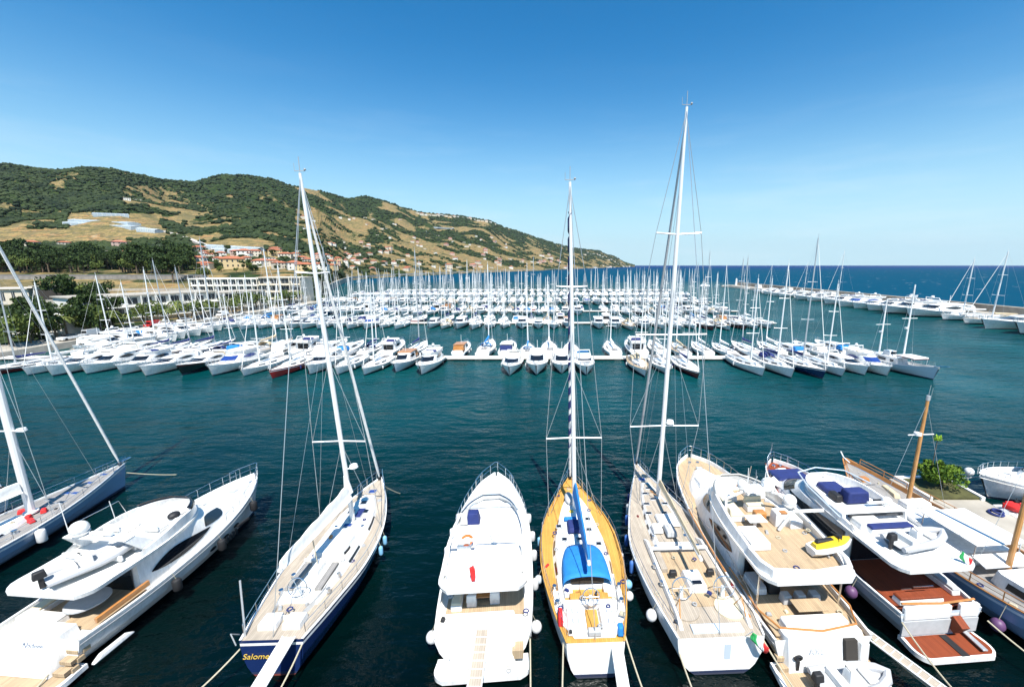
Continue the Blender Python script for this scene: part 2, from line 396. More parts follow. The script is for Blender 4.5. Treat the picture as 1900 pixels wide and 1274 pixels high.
# ---------------------------------------------------------------- sailing yacht kit
def coachroof(b, ctrl, h, base=None, top_m=None, win=None, shrink=.86, ytop=.35, side=None, name='coachroof', wmat=None):
    zf = (lambda y: b.dz(y)-.02)
    c1 = [(y+(ytop*.3 if i == 0 else (-ytop if i == len(ctrl)-1 else 0)), w_*shrink) for i, (y, w_) in enumerate(ctrl)]
    r0 = ring(ctrl, zf); r1 = ring(c1, lambda y: zf(y)+h)
    mb = MB(); mb.loft([r0, [lerp(p, q, .8) for p, q in zip(r0, r1)], r1], c0=False, c1=False)
    c2 = [(y+(.12 if i == 0 else (-.15 if i == len(c1)-1 else 0)), max(.02, w_-.12)) for i, (y, w_) in enumerate(c1)]
    r2 = ring(c2, lambda y: zf(y)+h+.02); mb.loft([r1, r2], c0=False, c1=False)
    co = mb.build(name, side or gel, b.root)
    MB().cap(r2).build('roof_panel', top_m or gel, co)
    if win:
        for i0, i1 in win:
            windows('cabin_window', wmat or glass, co, r0, r1, .3, .72, i0, i1, .015)
    return r1
def hatch(b, x, y, z, w_=.55, l=.55, m=None):
    e = MB().box((x, y, z+.03), (w_, l, .07)).build('hatch', alug, b.root, bevel=.01)
    MB().box((x, y, z+.07), (w_-.12, l-.12, .02)).build('hatch_glass', m or glass, e)
def wheel(b, x, y, z, r=.55, m=None):
    MB().box((x, y+.14, z+.4), (.22, .2, .8), top=.7).build('pedestal', gel, b.root, bevel=.02)
    mb = MB().torus((x, y, z+.85), r, .028, (0, 1, -.25), 24, 6)
    for k in range(3):
        a = k*PI/3; mb.tube([(x-r*math.cos(a), y-.25*r*math.sin(a)*1, z+.85-r*math.sin(a)), (x+r*math.cos(a), y+.25*r*math.sin(a), z+.85+r*math.sin(a))], .015, 4)
    mb.build('steering_wheel', m or steel, b.root)
def clutter(b, seed, pts, mats_):
    rnd = random.Random(seed)
    for (x, y, z) in pts:
        k = rnd.random(); m = rnd.choice(mats_)
        if k < .5: MB().torus((x, y, z+.04), .09+.05*rnd.random(), .035, (0, 0, 1), 12, 5).build('rope_coil', rnd.choice([rope, grey, canvn]), b.root)
        else:
            MB().box((x, y, z+.05), (.12+.25*rnd.random(), .1+.3*rnd.random(), .1+.08*rnd.random()), rz=rnd.random()*3, top=.7).build('deck_fitting', m, b.root, bevel=.02)
def mast_rig(b, ym, zt, foot, r0=.16, r1=.08, spread=(), m=alu, rakex=0, rakey=0, xm=0, fore=None, furl=None, back=True, boom=None, cover=None, coverm=None, cover_r=(.3, .16), topbits=True, shr=.02, name='mast', radar=None, boom_m=None, boomz=1.5, boomx=0, coverdrop=.12, yawl=0):
    F = Vector((xm, ym, foot)); T = Vector((xm+rakex, ym+rakey, zt))
    P = lambda z: F.lerp(T, (z-foot)/(zt-foot))
    mb = MB(); mb.tube([F, P(foot+(zt-foot)*.6), T], [r0, r0*.9, r1], 10); mst = mb.build(name, m, b.root)
    MB().cyl((xm, ym, foot-.05), r0*1.7, .12, 12).build('mast_collar', gel, b.root)
    if topbits:
        tb = MB().tube([T, T+Vector((0, 0, .9))], .02, 5).tube([T+Vector((-.3, 0, .12)), T+Vector((.3, 0, .12))], .02, 4).ball(T+Vector((.3, 0, .2)), .07).tube([T+Vector((-.3, 0, .1)), T+Vector((-.3, 0, .55))], .012, 4)
        tb.build('masthead_antenna', grey, mst)
    hwm = b.hw(ym)-.12; cy = ym-.35
    for sg in (-1, 1):
        sh = MB(); prev = Vector((xm+sg*hwm, cy, b.zs(ym)))
        for z, l in spread:
            c = P(z); tip = c+Vector((sg*l, -.25, .08)); sh.tube([prev, tip], shr, 4); prev = tip
        sh.tube([prev, P(zt-.3)], shr, 4)
        if spread:
            sh.tube([(xm+sg*(hwm-.15), cy+.25, b.zs(ym)), P(spread[0][0]-.2)], shr*.8, 4)
            if len(spread) > 1: sh.tube([P(spread[0][0])+Vector((sg*spread[0][1], -.25, .08)), P(spread[1][0]-.2)], shr*.8, 4)
        sh.build('shroud', wire, mst)
    for z, l in spread:
        c = P(z); MB().tube([c+Vector((-l, -.25, .08)), c+Vector((0, .05, 0)), c+Vector((l, -.25, .08))], .055, 6).build('spreader', m, mst)
    if fore:
        for yf, zf_, rad, fm in fore:
            a = Vector((0, yf, b.zs(yf)+.25)); t = P(zf_)
            if rad > .03:
                mb = MB(); mb.tube([a, a.lerp(t, .04), a.lerp(t, .5), a.lerp(t, .96), t], [rad*.5, rad, rad, rad*.6, .02], 7); mb.build('furled_genoa', fm or canvw, mst)
                MB().cyl((a[0], a[1], a[2]-.15), .14, .16, 10).build('furler_drum', black, mst)
            else: MB().tube([a, t], rad, 4).build('forestay', wire, mst)
    if back: MB().tube([(0, .15, b.zs(0)), P(zt-.1)], shr, 4).build('backstay', wire, mst)
    if boom:
        z = foot+boomz; by = Vector((xm, ym-.15, z)); be = Vector((xm+boomx, ym-boom, z+.15))
        bm = MB().tube([by, be], .1, 8).build('boom', boom_m or m, mst)
        if cover:
            mb = MB(); rings = []
            for i in range(13):
                t = i/12; c = by.lerp(be, .02+t*.95); hh = cover_r[0]+(cover_r[1]-cover_r[0])*t; hh *= 1+.08*math.sin(t*23); ww = .55*hh+.04
                rings.append([(c[0]+ww*math.cos(a)*(1 if math.sin(a) < 0 else .55), c[1], c[2]+.02+(hh*1.5*math.sin(a) if math.sin(a) > 0 else coverdrop*math.sin(a))) for a in [2*PI*k/10 for k in range(10)]])
            mb.loft(rings); mb.build('sail_cover', coverm or canvw, mst, smooth=60)
            if cover == 'tall':
                MB().tube([by+Vector((0, -.05, .3)), P(foot+boomz+1.6)+Vector((0, -.12, 0))], [.3, .12], 8).build('sail_bundle', coverm or canvw, mst)
        for t in (.5, .9):
            MB().tube([by.lerp(be, t), P(foot+(zt-foot)*.6)], .008, 4).build('topping_line', wire, mst)
        MB().tube([by.lerp(be, .6), (xm, by.lerp(be, .6)[1]-.2, b.dz(ym)+.5)], .03, 5).build('mainsheet', rope, mst)
    if radar:
        c = P(radar); MB().cyl((c[0]+.45, c[1]+.3, c[2]), .3, .2, 14, .24).build('radar_dome', gel, mst)
        MB().tube([c, (c[0]+.45, c[1]+.3, c[2])], .04, 5).build('radar_bracket', m, mst)
    return mst
def sprayhood(b, y0, y1, hw_, z, h, m, back_open=True, name='sprayhood'):
    rows = []
    for i in range(9):
        t = i/8; y = y0+(y1-y0)*t; q = math.sqrt(max(0, 1-(t*.97)**2.6)); rows.append([(hw_*(.55+.45*q)*math.sin(a)*1.0, y, z+h*(.25+.75*q)*math.cos(a)**.6 if abs(a) < PI/2-.02 else z) for a in [(-PI/2+.03)+(PI-.06)*k/12 for k in range(13)]])
    mb = MB().grid(rows); o = mb.build(name, m, b.root, smooth=70); sm = o.modifiers.new('solid', 'SOLIDIFY'); sm.thickness = .04; return o
def gangway(p, q, w_, label, m, m2=None, name='gangway'):
    e = thing(name, label, 'gangway', p, math.atan2(-(q[0]-p[0]), q[1]-p[1]), 'gangways from the near boats to the quay')
    L = math.hypot(q[0]-p[0], q[1]-p[1]); dz = q[2]-p[2]
    rows = [[(-w_/2+.05, 0, .03), (w_/2-.05, 0, .03)], [(-w_/2+.05, L, dz+.03), (w_/2-.05, L, dz+.03)]]
    mb = MB(); mb.add([(-w_/2, 0, -.04), (w_/2, 0, -.04), (w_/2, 0, .025), (-w_/2, 0, .025), (-w_/2, L, dz-.04), (w_/2, L, dz-.04), (w_/2, L, dz+.025), (-w_/2, L, dz+.025)], [(0, 1, 2, 3), (7, 6, 5, 4), (0, 4, 5, 1), (1, 5, 6, 2), (2, 6, 7, 3), (3, 7, 4, 0)])
    mb.build('gangway_board', m, e, bevel=.01)
    for sg in (-1, 1):
        MB().tube([(sg*w_/2, 0, .05), (sg*w_/2, L, dz+.05)], .035, 5).build('side_rail', m2 or gel, e)
    mb = MB()
    for k in range(1, int(L/.35)): mb.box((0, k*.35, dz*k*.35/L+.035), (w_-.1, .04, .02))
    mb.build('tread', m2 or teakw, e)
    return e

# ================================================================ near yachts
FG = 'large yachts berthed at the near quay'
# --- navy ketch
b = Boat('sailing_yacht', 'navy blue sailing yacht with a white transom edge, gold name and white covered boom', 'sailing yacht', 14.6, 4.9,
         [(0, .62), (.15, .8), (.4, 1), (.6, .93), (.8, .6), (.93, .25), (1, .02)], [(0, 2.0), (.4, 1.85), (.75, 2.1), (1, 2.55)], (-13.65, 16.9), (-14.15, 31.2), rb=2.2, rs=-.12, draft=.7, group=FG)
KET = b
b.hull(navy, boot, antir, stripe=gel); b.deck(teakw, .07, .06, mrail=gel)
coachroof(b, [(2.2, 1.1), (4.5, 1.45), (8, 1.5), (10.5, 1.15), (12.4, .4)], .34, top_m=gel2, win=[(6, 8), (10, 12)])
coachroof(b, [(5.4, 1.0), (6.4, 1.15), (7.7, .9), (8.2, .55)], .75, name='doghouse', win=[(3, 7)], shrink=.8)
for x, y in ((.0, 9.3), (-.5, 10.1), (.5, 10.1), (0, 11.1)): hatch(b, x, y, b.dz(y)+.33, .5, .5)
hatch(b, 0, 12.8, b.dz(12.8)+.04, .6, .5, glassb)
hatch(b, .2, 9.9, b.dz(9.9)+.35, .55, 1.2, canvn); hatch(b, -.1, 8.6, b.dz(8.6)+.35, .6, .4, glassb)
MB().loft([ring([(1.2, .75), (3.2, 1.1), (5.2, 1.05)], z) for z in (b.dz(3), b.dz(3)+.42)], c0=False, c1=False).build('cockpit_coaming', gel, b.root)
MB().box((0, 3.2, b.dz(3)+.09), (1.7, 3.8, .06)).build('cockpit_sole', teakw, b.root)
for sg in (-1, 1): MB().box((sg*.8, 3.9, b.dz(3)+.3), (.4, 2.1, .34)).build('cockpit_bench', teakg, b.root, bevel=.03)
MB().box((0, 4.4, b.dz(3)+.4), (.5, 1.0, .5)).build('cockpit_table', gel, b.root, bevel=.03)
MB().box((0, 5.2, b.dz(3)+.45), (2.4, .14, .16)).build('traveller', gel, b.root, bevel=.02)
wheel(b, 0, 2.4, b.dz(2)+.1, .5)
for sg in (-1, 1): MB().box((sg*.6, 1.0, b.dz(1)+.18), (.95, .85, .36), top=.9).build('stern_locker', gel, b.root, bevel=.05)
for x, y in ((1.3, 4.2), (-1.3, 4.2), (1.3, 3.0), (-1.3, 3.0), (.9, 8.6), (-.9, 8.6)): winch(b, x, y, b.dz(y)+.1)
clutter(b, 3, [(x, y, b.dz(y)+z) for x, y, z in ((1.5, 5.6, 0), (-1.5, 6.2, 0), (.6, 2.1, .1), (-.7, 1.9, .1), (1.3, 8.0, 0), (-1.2, 9.4, 0), (.9, 11.8, 0), (-.8, 12.1, 0), (.4, 5.6, .4), (-.4, 12.9, 0), (1.6, 7, 0), (0, 1.6, .3), (-.4, 6.9, .8), (.8, 9.2, .35), (-.9, 5.7, .4))], [black, wood, canvn, grey, red, cream])
b.rails(.3, 12.8, .62, 9); b.pulpit(12.6, .65, .2)
mast_rig(b, 9.2, 25.3, b.dz(9)+.3, .16, .085, [(8.3, 1.75), (14.2, 1.35), (19.5, 1.0)], rakex=-.7, rakey=-.7, fore=[(14.3, 24.5, .11, canvw), (12.2, 17.5, .012, None)], boom=7.4, cover='tall', cover_r=(.62, .3), coverm=canvw, radar=6.2, boomz=2.0, boomx=-.45)
MB().tube([(-1.45, .3, 1.9), (-1.75, .9, 4.6)], .045, 6).build('antenna_pole', alug, b.root)
MB().tube([(-1.75, .35, 2.0), (-1.7, -.2, 2.6), (-1.5, -.25, 2.0)], .03, 6).build('davit', alug, b.root)
text_mesh('name_lettering', 'Salomette', .44, gold, b.root, (-.55, -.1, 1.02), (R(90), 0, 0), shear=.35)
fender_ob(b, 8.4, 1, skyf, 'light blue fender on the right side of the navy yacht, nearer the bow', 'fenders of the navy yacht', r=.14)
fender_ob(b, 7.4, 1, skyf, 'light blue fender on the right side of the navy yacht, nearer the stern', 'fenders of the navy yacht', r=.14)
gangway((-12.75, 16.9, 2.15), (-12.9, 11.5, 1.15), .62, 'long white gangway sloping from the navy yacht down to the quay', gel, gel)

# --- teak yacht with blue canvas
b = Boat('sailing_yacht', 'white sailing yacht with golden teak side decks, blue cockpit awning and blue boom cover', 'sailing yacht', 14.9, 5.2,
         [(0, .55), (.12, .74), (.35, .98), (.5, 1), (.68, .84), (.85, .46), (1, .03)], [(0, 1.95), (.4, 1.8), (.75, 2.05), (1, 2.5)], (2.25, 16.8), (1.7, 31.4), rb=1.8, rs=-.15, draft=.7, group=FG)
TEA = b
b.hull(gel, boot, anti); b.deck(teaky, .07, .05, mrail=teaky)
coachroof(b, [(3.3, 1.7), (6.5, 1.85), (9, 1.5), (11, 1.0), (12.6, .4)], .42, win=[(3, 5), (6, 8), (9, 11)], top_m=gel)
MB().cap(ring([(.25, 1.0), (1.5, 1.75), (3.4, 1.95)], lambda y: b.dz(y)+.07)).build('stern_deck', gel, b.root)
MB().loft([ring([(.5, .95), (2, 1.5), (4.2, 1.7)], z) for z in (b.dz(3), b.dz(3)+.38)], c0=False, c1=False).build('cockpit_coaming', gel, b.root)
MB().box((0, 2.9, b.dz(3)+.12), (2.6, 1.5, .06)).build('cockpit_sole', teaky, b.root)
for k in range(3): MB().box((-.75+k*.75, 2.55, b.dz(3)+.32), (.6, .42, .34)).build('cockpit_bench', teaky, b.root, bevel=.03)
for k, x in enumerate((-1.1, 1.1)): MB().box((x, 3.2, b.dz(3)+.32), (.45, .9, .34)).build('cockpit_bench', gel, b.root, bevel=.03)
MB().box((0, 2.1, b.dz(3)+.33), (2.9, .3, .45)).build('bridge_deck', gel, b.root, bevel=.05)
for sg in (-1, 1): MB().box((sg*.85, 1.15, b.dz(1)+.25), (.95, 1.5, .4), top=.92).build('stern_locker', gel, b.root, bevel=.06)
MB().box((0, 1.2, b.dz(1)+.14), (.62, 1.3, .1)).build('helm_grating', teaky, b.root)
MB().box((0, .4, b.dz(1)+.3), (.65, .3, .3)).build('helm_seat', canvg, b.root, bevel=.04)
for x, y in ((-.9, 1.5), (.9, 1.5), (-.9, .9), (.9, .8), (0, 1.95), (.5, 2.1), (-.6, 2.1)): hatch(b, x, y, b.dz(y)+.43, .34, .3, cushion)
wheel(b, 0, 1.85, b.dz(2)+.15, .45)
MB().box((1.3, .45, b.dz(1)+.35), (.35, .45, .5), top=.8).build('blue_locker_bag', canvb, b.root, bevel=.08)
MB().box((-1.65, 1.3, b.dz(1)+.35), (.28, .75, .6), top=.8).build('red_bag', red, b.root, bevel=.08)
o = sprayhood(b, 3.1, 6.3, 1.4, b.dz(6)+.55, .72, canvb, name='bimini')
MB().box((0, 3.4, b.dz(3)+.75), (1.9, .06, .5)).build('companionway', dark, b.root)
for x, y in ((1.75, 2.4), (-1.75, 2.4), (1.85, 3.5), (-1.85, 3.5), (.7, 9.0), (-.7, 9.0)): winch(b, x, y, b.dz(y)+.1)
MB().box((-.25, 8.4, b.dz(9)+.62), (1.0, 1.3, .3), top=.8).build('life_raft_cover', canvn, b.root, bevel=.08)
MB().box((-.45, 9.2, b.dz(9)+.6), (.9, .3, .22)).build('rolled_sail', canvb, b.root, bevel=.06)
for x, y in ((0, 7.3), (.75, 8.2), (.8, 9.3), (-1.0, 7.3), (0, 11.4), (1.2, 6.8), (-1.3, 8.6)): hatch(b, x, y, b.dz(y)+.43, .4, .36)
MB().ball((-.35, 11.6, b.dz(12)+.5), (.35, .8, .25)).build('bundled_dinghy', canvg, b.root)
clutter(b, 8, [(x, y, b.dz(y)+z) for x, y, z in ((1.3, 12.0, 0), (-1.1, 12.6, 0), (.5, 13.1, 0), (-.2, 13.4, 0), (1.0, 10.3, .4), (-1.6, 6.4, .42), (-2.2, 5.5, 0), (1.5, 5.9, .42), (2.2, 4.0, 0), (-.6, 2.9, .3), (.5, 2.8, .3), (-1.2, 2.9, .5), (1.3, 2.2, .5), (-1.6, 1.9, .3), (1.6, 1.4, .3), (.3, .6, .4), (-.4, 2.2, .6), (.9, 1.7, .5), (-1.2, .5, .3), (-.3, 10.2, .4), (.2, 12.5, 0), (-1.6, 8.0, .4), (1.4, 8.9, .3))], [black, wood, canvn, grey, red, gold, orange, steel, rope])
b.rails(.2, 13.2, .62, 10); b.pulpit(12.9, .65, .3)
mast_rig(b, 10.6, 25.0, b.dz(9)+.4, .155, .085, [(8.0, 1.95), (13.6, 1.4), (18.6, 1.0)], rakex=-.65, rakey=-1.0, fore=[(14.6, 24.2, .12, None), (13.3, 24.6, .012, None), (13.3, 16, .012, None)], boom=7.9, cover=True, cover_r=(.42, .2), coverm=canvb, boomz=1.7, coverdrop=.3)
# blue sacrificial stripe spiralling up the furled genoa
a0 = Vector((0, 14.6, b.zs(14.6)+.6)); a1 = Vector((-.64, 9.65, 23.4)); mb = MB(); rows = []
for i in range(241):
    t = i/240; c = a0.lerp(a1, t); th = t*2*PI*17
    rows.append([(c[0]+.145*math.cos(th+d), c[1]+.145*math.sin(th+d), c[2]-d*.06) for d in (0, .5, 1, 1.5, 2, 2.5)])
mb.grid(rows); mb.build('sail_uv_strip', canvn, b.root)
for k, (y, s, m, kd) in enumerate(((10.2, -1, whitef, 'cyl'), (8.6, -1, skyf, 'cyl'), (5.2, -1, pale, 'ball'), (9.9, 1, canvn, 'cyl'), (8.7, 1, canvn, 'cyl'), (6.9, 1, whitef, 'cyl'), (4.6, 1, skyf, 'ball'), (3.7, 1, whitef, 'ball'))):
    ord_ = ['farthest forward on the left side', 'second from the bow on the left side', 'last before the stern on the left side', 'farthest forward on the right side', 'second from the bow on the right side', 'third from the bow on the right side', 'fourth from the bow on the right side', 'last before the stern on the right side'][k]
    cn = {whitef: 'white', skyf: 'light blue', canvn: 'navy', pale: 'grey'}[m]
    fender_ob(b, y, s, m, '%s fender of the blue awning yacht, %s' % (cn, ord_), 'fenders of the yacht with blue awning', kd, r=.16 if kd == 'cyl' else .25)
gangway((3.3, 17.0, 1.6), (3.3, 11.6, 1.1), .5, 'white gangway off the stern of the yacht with blue awning', gel, gel)
text_mesh('name_lettering', 'ALDA', .16, inkf, b.root, (.1, .0, 1.35), (R(85), 0, 0))

# --- large white sloop with italian flag
b = Boat('sailing_yacht', 'long white sailing yacht with weathered teak deck, beige boom cover and italian flag', 'sailing yacht', 17.2, 5.8,
         [(0, .75), (.18, .93), (.38, 1), (.57, .8), (.78, .44), (.92, .15), (1, .03)], [(0, 2.05), (.4, 1.95), (.75, 2.15), (1, 2.55)], (8.45, 17.0), (7.75, 34.1), rb=1.5, rs=-.15, draft=.6, group=FG)
SLO = b
b.hull(gel, boot, anti); b.deck(teakw, .07, .05)
zc = b.dz(4)
coachroof(b, [(6.6, 1.35), (9, 1.3), (12, .9), (14.2, .35)], .32, top_m=teakw, win=[(3, 4), (5, 6), (7, 8), (9, 10)])
for sg in (-1, 1):
    MB().box((sg*1.78, 4.0, zc+.22), (.2, 7.2, .4), top=.8).build('cockpit_coaming', gel, b.root, bevel=.03)
    MB().box((sg*1.45, 5.1, zc+.25), (.4, 1.5, .3)).build('cockpit_bench', teakw, b.root, bevel=.02)
    wheel(b, sg*1.15, 2.3, zc+.05, .58)
    MB().cyl((sg*1.2, 1.7, zc+.08), .75, .1, 20).build('round_table_top' if sg > 0 else 'helm_platform', cream if sg > 0 else teakw, b.root)
    MB().box((sg*1.1, 3.9, zc+.5), (.45, .3, .3), top=.8).build('instrument_pod', black, b.root, bevel=.04)
    MB().tube([(sg*1.75, .8, zc), (sg*1.65, 1.4, zc+1.1), (sg*1.6, 1.9, zc+.2)], .035, 6).build('stern_arch', mastwood, b.root)
MB().box((0, 6.1, zc+.42), (3.7, .22, .14)).build('traveller', gel, b.root, bevel=.03)
MB().box((0, 3.5, zc+.3), (1.1, 1.5, .4), top=.85).build('cockpit_table', gel, b.root, bevel=.05)
MB().box((0, 3.1, zc+.53), (.5, .25, .06)).build('table_hatch', glass, b.root)
MB().box((0, 4.0, zc+.1), (3.2, 4.2, .05)).build('cockpit_sole', teak, b.root)
MB().box((0, .5, zc+.12), (2.6, .5, .18)).build('stern_box', pale, b.root, bevel=.03)
MB().box((-.05, 7.6, zc+.62), (.7, 1.1, .35), top=.85).build('companionway_hatch', canvg, b.root, bevel=.05)
MB().box((.2, 8.9, zc+.5), (1.5, 1.3, .22), top=.9).build('deck_locker', gel, b.root, bevel=.04)
MB().box((-.8, 8.0, zc+.5), (.7, .9, .3), top=.85).build('life_raft', gel, b.root, bevel=.08)
for x, y in ((-.7, 11.0), (.7, 11.0), (-.85, 9.9), (-.45, 12.3), (0, 13.0), (.3, 9.9)): hatch(b, x, y, b.dz(y)+.31, .5, .32)
hatch(b, -.1, 14.6, b.dz(14.6)+.04, .6, .5, glassb)
hatch(b, -.1, 15.6, b.dz(15.6)+.04, .55, .12, canvg); hatch(b, 0, 11.6, b.dz(11.6)+.31, .5, .32)
MB().torus((.15, 12.0, zc+.7), .35, .03, (.6, .2, 1), 14, 5).build('spinnaker_hoop', mastwood, b.root)
for x, y in ((1.35, 6.4), (-1.35, 6.4), (1.9, 4.8), (-1.9, 4.8), (1.9, 3.4), (-1.9, 3.4), (.9, 7.4), (-1.2, 7.4)): winch(b, x, y, b.dz(y)+.15)
clutter(b, 5, [(x, y, b.dz(y)+z) for x, y, z in ((2.2, 3.3, 0), (-2.3, 2.9, 0), (2.0, 1.2, 0), (-1.9, 1.0, 0), (.7, 5.2, .3), (-.5, 5.5, .2), (1.7, 9.2, 0), (-1.6, 10, 0), (-.2, 16.2, 0), (.5, 13.4, .2), (1.0, 9.3, .3), (.4, 2.4, .4), (-.6, 1.9, .2))], [black, wood, maroon, grey, canvn])
b.rails(.3, 15.3, .6, 11); b.pulpit(15.2, .62, .15)
mast_rig(b, 11.9, 29.6, b.dz(11)+.3, .17, .085, [(8.3, 2.55), (15.2, 2.5), (22, 1.5)], rakex=.0, rakey=-1.4, xm=.45, fore=[(16.9, 28.8, .11, alug), (16.0, 26, .012, None), (15.0, 19.5, .012, None)], boom=8.7, cover=True, cover_r=(.24, .15), coverm=canvt, boom_m=alu, boomz=1.35, boomx=-.25, radar=None)
MB().cyl((.95, 11.6, 8.5), .3, .22, 14, .24).build('radar_dome', gel, b.root)
flag_part(b, (1.2, -.02, 2.1), .6, (green, gel, red), (.1, -.35), w_=1.3, wave=.1)
MB().box((.35, -.04, 1.15), (.32, .06, 1.1)).build('boarding_ladder', pale, b.root, bevel=.02)
for k, (y, s, m, kd, t_) in enumerate(((13.2, -1, canvn, 'cyl', 'dark blue fender of the long white sailing yacht, first from its bow on the left'), (11.9, -1, whitef, 'cyl', 'white long fender of the long white sailing yacht, left side'), (10.6, -1, bluef, 'cyl', 'blue fender of the long white sailing yacht, second blue from its bow'), (8.4, -1, bluef, 'cyl', 'blue fender of the long white sailing yacht, third blue one from its bow'), (5.9, -1, bluef, 'cyl', 'blue fender of the long white sailing yacht, blue one closest to its stern'), (2.2, -1, whitef, 'ball', 'round white fender at the left rear corner of the long white sailing yacht'), (3.2, 1, whitef, 'ball', 'round white fender on the right side of the long white sailing yacht'))):
    fender_ob(b, y, s, m, t_, 'fenders of the long white sailing yacht', kd, r=.15 if kd == 'cyl' else .3, L=.9)

# --- far left sailing yachts
b = Boat('sailing_yacht', 'blue-grey sailing yacht with silvery teak deck and red sail bags, at the left edge', 'sailing yacht', 19.0, 5.0,
         [(0, .8), (.2, .95), (.42, 1), (.62, .86), (.82, .48), (.94, .18), (1, .03)], [(0, 1.75), (.4, 1.7), (.75, 1.85), (1, 2.25)], (-38.6, 15.6), (-38.9, 34.7), rb=.5, rs=-.3, draft=.6, group=FG)
b.hull(bluehull, boot, anti, stripe=gel); b.deck(teakg, .07, .05)
coachroof(b, [(5.0, 1.3), (7.5, 1.3), (10, 1.0), (11.8, .5)], .3, top_m=gel, win=[(3, 6), (8, 11)])
for x, y in ((0, 13.2), (-.3, 14.6), (.35, 14.6), (0, 16), (0, 17.2), (.6, 13.4), (-.7, 13.8)): hatch(b, x, y, b.dz(y)+.03, .55, .38, glass if y < 14 else glassb)
for x, y in ((.7, 12.2), (-.8, 12.1), (1.2, 11.0), (.5, 11.4)): MB().box((x, y, b.dz(y)+.2), (.35, .5, .32), top=.7, rz=x).build('red_sail_bag', red, b.root, bevel=.06)
for x, y in ((1.9, 8.3), (-1.9, 8.3), (1.9, 6.3), (1.5, 9.8), (-1.5, 10.2), (1.6, 7.1)): winch(b, x, y, b.dz(y)+.03, .15)
for y in (8.5, 6.2): hatch(b, .9, y, b.dz(y)+.3, .7, .5, canvn)
clutter(b, 6, [(x, y, b.dz(y)+z) for x, y, z in ((1.1, 12.6, 0), (.4, 10.6, .3), (1.7, 11.3, 0), (.9, 9.2, .3), (1.8, 9.2, 0), (2.0, 7.7, 0), (-.4, 9.5, .3))], [black, wood, red, grey, maroon])
b.rails(.5, 17.6, .6, 10, r=.014); b.pulpit(17.2, .6, .1)
MB().ball((0, 19.2, 2.5), (.14, .5, .14)).build('anchor_roller', steel, b.root)
mast_rig(b, 12.0, 31, b.dz(11)+.25, .24, .12, [(8.3, 1.35), (16, 1.2)], fore=[(18.6, 29, .1, canvw), (16.6, 20, .012, None)], boom=8.5, cover=True, cover_r=(.5, .3), coverm=canvw, boomz=1.8, radar=8.2)
fender_ob(b, 10.3, 1, whitef, 'white cylinder fender on the right side of the blue-grey sailing yacht', 'fenders of the blue-grey yacht', r=.28, L=1.0, drop=.6)
b = Boat('sailing_yacht', 'white sailing yacht with grey cockpit cover, mostly outside the left edge', 'sailing yacht', 15.5, 4.6,
         [(0, .75), (.2, .93), (.42, 1), (.62, .86), (.82, .48), (1, .03)], [(0, 1.6), (.4, 1.5), (1, 2.0)], (-44.6, 15.6), (-44.9, 31.4), rb=.8, group=FG)
b.hull(gel); b.deck(gel2, .06); coachroof(b, [(3, 1.1), (6, 1.2), (9, .8), (11, .3)], .4, win=[(3, 8)])
mast_rig(b, 9.5, 20, b.dz(9)+.3, .14, .08, [(9, 1.2)], fore=[(15, 19, .09, None)], boom=5.5, cover=True, coverm=canvg)
